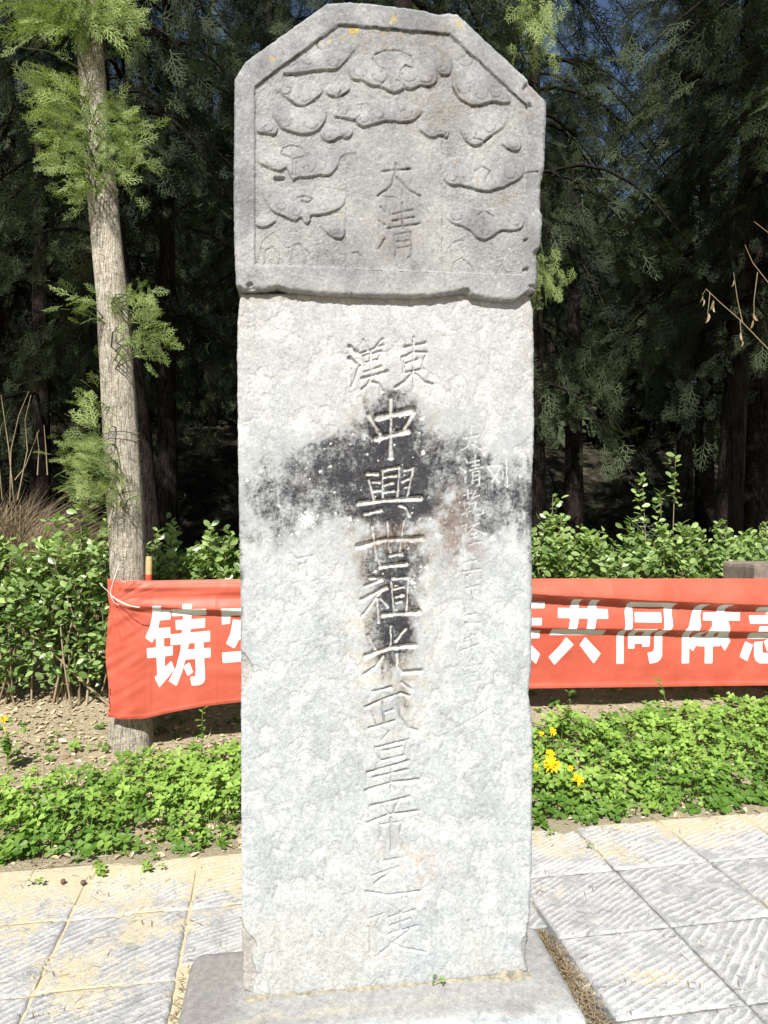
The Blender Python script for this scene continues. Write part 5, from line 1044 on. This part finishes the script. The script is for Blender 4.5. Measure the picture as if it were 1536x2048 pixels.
# dark stone block at the right edge
bl = empty('stone_block', (3.1, 5.5, float(gh(np.array(3.1), np.array(5.5))))); tag(bl, 'dark brown flat-topped stone block half hidden by the hedge at the right edge', 'stone block')
c0 = np.array([3.10, 5.52, 0]); hx, hy = .42, .16; zt = EYE-(1126-CY)/F*5.4; nn = 14
g0 = bl.location.z
V = []; xs_ = np.linspace(-hx, hx, nn); th = []
ring = [(-hx, -hy), (hx, -hy), (hx, hy), (-hx, hy)]
loop = []
for k in range(4):
    a = np.array(ring[k]); b = np.array(ring[(k+1) % 4]); loop += [a+(b-a)*t for t in np.linspace(0, 1, 12, endpoint=False)]
loop = np.array(loop); m = len(loop); lv = [(-.1, 1.0), (.25, 1.0), (.5, 1.0), (zt-g0-.03, 1.0), (zt-g0-.006, .985), (zt-g0, .955)]
V = np.concatenate([np.concatenate([loop*s, np.full((m, 1), z)], 1) for z, s in lv]); V[:, :2] *= (1+.03*fbm(V[:, 0]*6, V[:, 1]*6+V[:, 2]*5, o=3))[:, None]; V[:, 2] += .012*fbm(V[:, 0]*8, V[:, 1]*8, o=2)
cr, sr_ = math.cos(.25), math.sin(.25); V[:, :2] = V[:, :2] @ np.array([[cr, sr_], [-sr_, cr]])
k = np.arange(m); Fq = np.concatenate([np.stack([i*m+k, i*m+(k+1) % m, (i+1)*m+(k+1) % m, (i+1)*m+k], 1) for i in range(len(lv)-1)])
obj('block', mesh_np('block', V, [Fq, (5*m+k)[None]], False), M_BLOCK, bl)

# ------------------------------------------------------------------ small plants
def flower(px_, py_, Y, r_, label, seed, mat=M_YEL):
    r = np.random.default_rng(seed); top_ = P(px_, py_, Y); g = float(gh(top_[0:1], top_[1:2])[0]); b = np.array([top_[0]+r.normal(0, .02), Y+.03, g]); t = empty('chrysanthemum', tuple(b)); tag(t, label, 'flower', 'yellow flowers at the foot of the stele')
    st = MB(); c = np.array([b, (b+top_)/2+np.array([.01, 0, .0]), top_]); st.tube(c, [.0025, .002, .0015], 5, .3)
    for i in range(4):
        q = b+(top_-b)*r.uniform(.2, .8); a = r.uniform(0, 6.28); V, Fq, ti = scatter(LEAF, q[None], frames(np.array([[math.cos(a), math.sin(a), .4]])), [.035], np.array([.4])); st.add(V, Fq, ti)
    obj('stem', st.mesh('stem', b), M_CLOVER, t)
    face_n = np.array([r.normal(0, .2), -.75, .65]); face_n /= np.linalg.norm(face_n); n = 44
    a = r.uniform(0, 6.28, n); lift = r.uniform(.05, 1.0, n); u = np.cross(face_n, [0, 0, 1]); u /= np.linalg.norm(u); v = np.cross(u, face_n)
    d = (np.cos(a)[:, None]*u+np.sin(a)[:, None]*v)*(1-lift*.55)[:, None]+face_n*lift[:, None]
    V, Fq, ti = scatter(tmpl_leaf(.22, .2, .15), np.repeat(top_[None], n, 0), frames(d, np.repeat(face_n[None], n, 0)), r_*r.uniform(.8, 1.1, n), r.uniform(0, 1, n)); m = MB(); m.add(V, Fq, ti)
    o = obj('petals', m.mesh('petals', b, False), mat, t); o['kind'] = 'stuff'
for k, (a, b, Y, rr, lb) in enumerate([(1103, 1530, 3.75, .048, 'largest yellow flower, full and shaggy, right of the stele'), (1155, 1561, 3.75, .036, 'yellow flower furthest right of the clump beside the stele'), (1100, 1508, 3.8, .028, 'yellow flower just above the largest one'),
    (1141, 1536, 3.8, .018, 'small half-open yellow flower between the largest and the rightmost'), (1105, 1463, 4.0, .026, 'yellow flower at the top of the clump, right one of the upper pair'), (1082, 1468, 4.0, .018, 'small yellow flower nearest the stele at the top of the clump'), (1071, 1534, 3.8, .016, 'tiny yellow flower touching the edge of the stele'),
    (8, 1440, 4.2, .026, 'yellow flower at the left edge above the clover'), (12, 1458, 4.2, .013, 'small yellow bud beneath the flower at the left edge')]): flower(a, b, Y, rr, lb, 200+k)
def weed(px_, base_py, top_py, Y, label, seed, nl=14, size=.04, dx=0):
    r = np.random.default_rng(seed); t_ = P(px_+dx, top_py, Y); x = (px_-CX)/F*Y; g = float(gh(np.array(x), np.array(Y))); b = np.array([x, Y, g]); t = empty('weed', tuple(b)); tag(t, label, 'weed')
    st = MB(); s = np.linspace(0, 1, 7)[:, None]; c = b+(t_-b)*s+np.array([.02, 0, 0])*np.sin(s*3.1)*r.uniform(-1, 1); st.tube(c, np.linspace(.004, .0015, 7), 5, .5); obj('stem', st.mesh('stem', b), M_CLOVER, t)
    q = np.stack([np.interp(r.uniform(.25, 1, nl), s[:, 0], c[:, k]) for k in range(3)], 1) if False else c[0]+(c[-1]-c[0])*r.uniform(.2, 1, nl)[:, None]
    a = r.uniform(0, 6.28, nl); V, Fq, ti = scatter(LEAF, q, frames(np.stack([np.cos(a), np.sin(a), r.uniform(.1, .8, nl)], 1)), size*r.uniform(.6, 1.2, nl), r.uniform(.1, .8, nl)); m = MB(); m.add(V, Fq, ti)
    o = obj('leaves', m.mesh('leaves', b), M_CLOVER, t); o['kind'] = 'stuff'
weed(405, 1500, 1418, 4.15, 'thin upright weed left of the stele under the banner', 301); weed(1138, 1480, 1385, 4.3, 'upright weed with small leaves right of the stele under the banner', 302, 18)
weed(18, 1540, 1470, 4.1, 'dark leafy weed at the left edge beside the yellow flowers', 303, 30, .07); weed(1345, 1420, 1355, 4.55, 'stalk with broad leaves rising under the right half of the banner', 304, 7, .06, -25)
def sprout(px_, py_, label, seed, n=3, s=.028, z=.004):
    Y = F*(EYE-z)/(py_-CY); c = P(px_, py_, Y); r = np.random.default_rng(seed); a = r.uniform(0, 6.28, n)
    nr_ = np.stack([r.normal(0, .3, n), r.normal(-.3, .3, n), np.ones(n)], 1); d = np.stack([np.cos(a), np.sin(a), 0*a], 1); p = c+np.stack([r.normal(0, .03, n), r.normal(0, .025, n), .012+r.uniform(0, .02, n)], 1)
    V, Fq, ti = scatter(CLOVER, p, frames(d, nr_), s*r.uniform(.7, 1.1, n), r.uniform(.2, .8, n)); m = MB(); m.add(V, Fq, ti); [m.tube([c+np.array([0, 0, -.003]), (c+q_)/2+np.array([0, 0, .004]), q_], .0013, 4, .4) for q_ in p]
    tag(obj('clover_sprig', m.mesh('clover_sprig', c), M_CLOVER, None, c), label, 'clover')
sprout(205, 1742, 'clover sprig trailing onto the sand, middle one left of the stele', 401, 4); sprout(70, 1768, 'small dark clover sprig lying on the paving at the far left', 402, 2, .022); sprout(300, 1740, 'clover sprig with runners on the sand nearest the left side of the stele', 403, 5, .022)
sprout(1092, 1672, 'lone clover leaf lying on the sand right of the stele', 404, 1); sprout(1175, 1690, 'dark clover leaf fallen on the slab right of the stele', 405, 1, .02); sprout(865, 1967, 'tiny green sprout in the joint at the foot of the stele', 406, 2, .010, .075)
for k, (a, b) in enumerate(((126, 1763), (166, 1765))):
    c = P(a, b, F*1.535/(b-CY)); rr = np.random.default_rng(k); bm = MB()
    th, ph = np.meshgrid(np.linspace(0, 2*math.pi, 9)[:-1], np.linspace(.15, math.pi-.15, 6)); rad_ = .011*(1+.18*np.sin(th*4)*np.sin(ph*5))
    V = np.stack([rad_*np.sin(ph)*np.cos(th), rad_*np.sin(ph)*np.sin(th), rad_*np.cos(ph)], -1).reshape(-1, 3); kk = np.arange(40); r0, c0_ = kk//8, kk % 8
    bm.add(V, [np.stack([r0*8+c0_, r0*8+(c0_+1) % 8, (r0+1)*8+(c0_+1) % 8, (r0+1)*8+c0_], 1), np.array([np.arange(8), np.arange(47, 39, -1)])])
    tag(obj('cypress_cone', bm.mesh('cypress_cone'), M_CONE, None, c), ('left' if k == 0 else 'right')+' one of two small brown cones lying on the sand at left', 'cone', 'cones on the sand')
# dry stalks and straw clump at the left, bare branch with dead leaves at the right
mb = MB()
for pts in ([(20, 1010, 6.6), (22, 900, 6.6), (38, 830, 6.6), (58, 782, 6.6)], [(28, 1005, 6.6), (18, 900, 6.6), (8, 830, 6.6), (2, 790, 6.6)], [(35, 1000, 6.5), (55, 900, 6.5), (50, 840, 6.5), (62, 790, 6.5)], [(30, 960, 6.6), (50, 935, 6.6), (78, 860, 6.6)], [(5, 1000, 6.6), (-5, 900, 6.6), (3, 850, 6.6)], [(95, 950, 6.6), (92, 900, 6.6), (88, 850, 6.6)], [(75, 950, 6.6), (78, 900, 6.6), (74, 865, 6.6)]):
    q = pline(pts); mb.tube(q, np.linspace(.007, .0025, len(q)), 5, .7)
base = pline([(25, 1010, 6.6)])[0]; base[2] = float(gh(np.array(base[0]), np.array(base[1])))
for i in range(4): mb.tube([base+np.array([i*.03-.05, 0, 0]), P(14+i*9, 1010, 6.6)], [.007, .006], 5, .8)
tag(obj('dry_stalks', mb.mesh('dry_stalks', base), M_STRAW, None, base), 'tall pale dry stalks standing above the straw clump at the left edge', 'stalks')
r = np.random.default_rng(91); n = 3600; ox = r.normal(-3.45, .42, n); oy = r.normal(6.55, .2, n); oz = gh(ox, oy); ln = r.uniform(.5, 1.45, n)*np.exp(-((ox+3.6)/.85)**2)+.15; a = r.uniform(0, 6.28, n); bend = ln*r.uniform(.15, .75, n)
b0 = np.stack([ox, oy, oz], 1); b1 = b0+np.stack([np.cos(a)*bend*.3, np.sin(a)*bend*.3, ln*.65], 1); b2 = b0+np.stack([np.cos(a)*bend, np.sin(a)*bend, ln*.9], 1); w = np.array([.003, 0, 0])
V = np.stack([b0-w, b0+w, b1+w, b1-w, b2], 1).reshape(-1, 3); i5 = (np.arange(n)*5)[:, None]
tag(obj('dry_grass', mesh_np('dry_grass', V, [i5+np.array([[0, 1, 2, 3]]), i5+np.array([[3, 2, 4]])], False, {'tint': np.repeat(r.beta(1.5, 2, n), 5)}), M_STRAW), 'sunlit clump of dry straw-coloured grass behind the hedge at the left', 'grass', kind='stuff')
mb = MB(); BYY = 5.2
for pts in ([(1640, 1000, BYY), (1600, 780, BYY), (1536, 698, BYY), (1480, 640, BYY), (1440, 605, BYY), (1412, 578, BYY), (1405, 590, BYY)], [(1485, 645, BYY), (1475, 600, BYY), (1467, 545, BYY)], [(1640, 900, BYY), (1590, 640, BYY), (1540, 570, BYY), (1505, 525, BYY), (1490, 490, BYY)], [(1600, 700, BYY+.1), (1560, 500, BYY+.1), (1536, 465, BYY+.1), (1508, 443, BYY+.1)], [(1420, 585, BYY), (1415, 630, BYY)], [(1515, 545, BYY), (1508, 600, BYY), (1508, 640, BYY)], [(1480, 640, BYY), (1484, 690, BYY)]):
    q = pline(pts); mb.tube(q, np.linspace(.0055 if len(pts) > 4 else .0035, .002, len(q)), 5, .35)
bb = P(1640, 1000, BYY); gb = np.array([bb[0]+.03, BYY, float(gh(np.array(bb[0]), np.array(BYY)))]); mb.tube([gb, bb, P(1640, 900, BYY)], [.016, .011, .009], 6, .6); mb.tube([P(1640, 900, BYY), P(1600, 700, BYY+.1)], [.009, .006], 5, .7)
br = empty('bare_branch', tuple(gb)); tag(br, 'bare leaning branch with shrivelled hanging leaves reaching in at the right edge', 'branch')
obj('twigs', mb.mesh('twigs', gb), M_TWIG, br)
q = np.array([P(a, b, BYY-.01) for a, b in ((1404, 590), (1407, 598), (1415, 625), (1427, 600), (1467, 560), (1508, 625), (1506, 640), (1484, 680), (1481, 665), (1428, 612))]); r = np.random.default_rng(5)
for p in q:
    V, Fq, ti = scatter(tmpl_leaf(.26, .8, .3), p[None], frames(np.array([[r.normal(0, .15), r.normal(0, .15), -1.0]]), roll=np.array([r.uniform(0, 3)])), [r.uniform(.05, .085)], np.array([r.uniform(.0, .35)])); m = MB(); m.add(V, Fq, ti); obj('dead_leaf', m.mesh('dead_leaf', gb), M_DRY, br)
print('objects', len(scene.objects), 'tris', sum(len(m.polygons) for m in bpy.data.meshes))
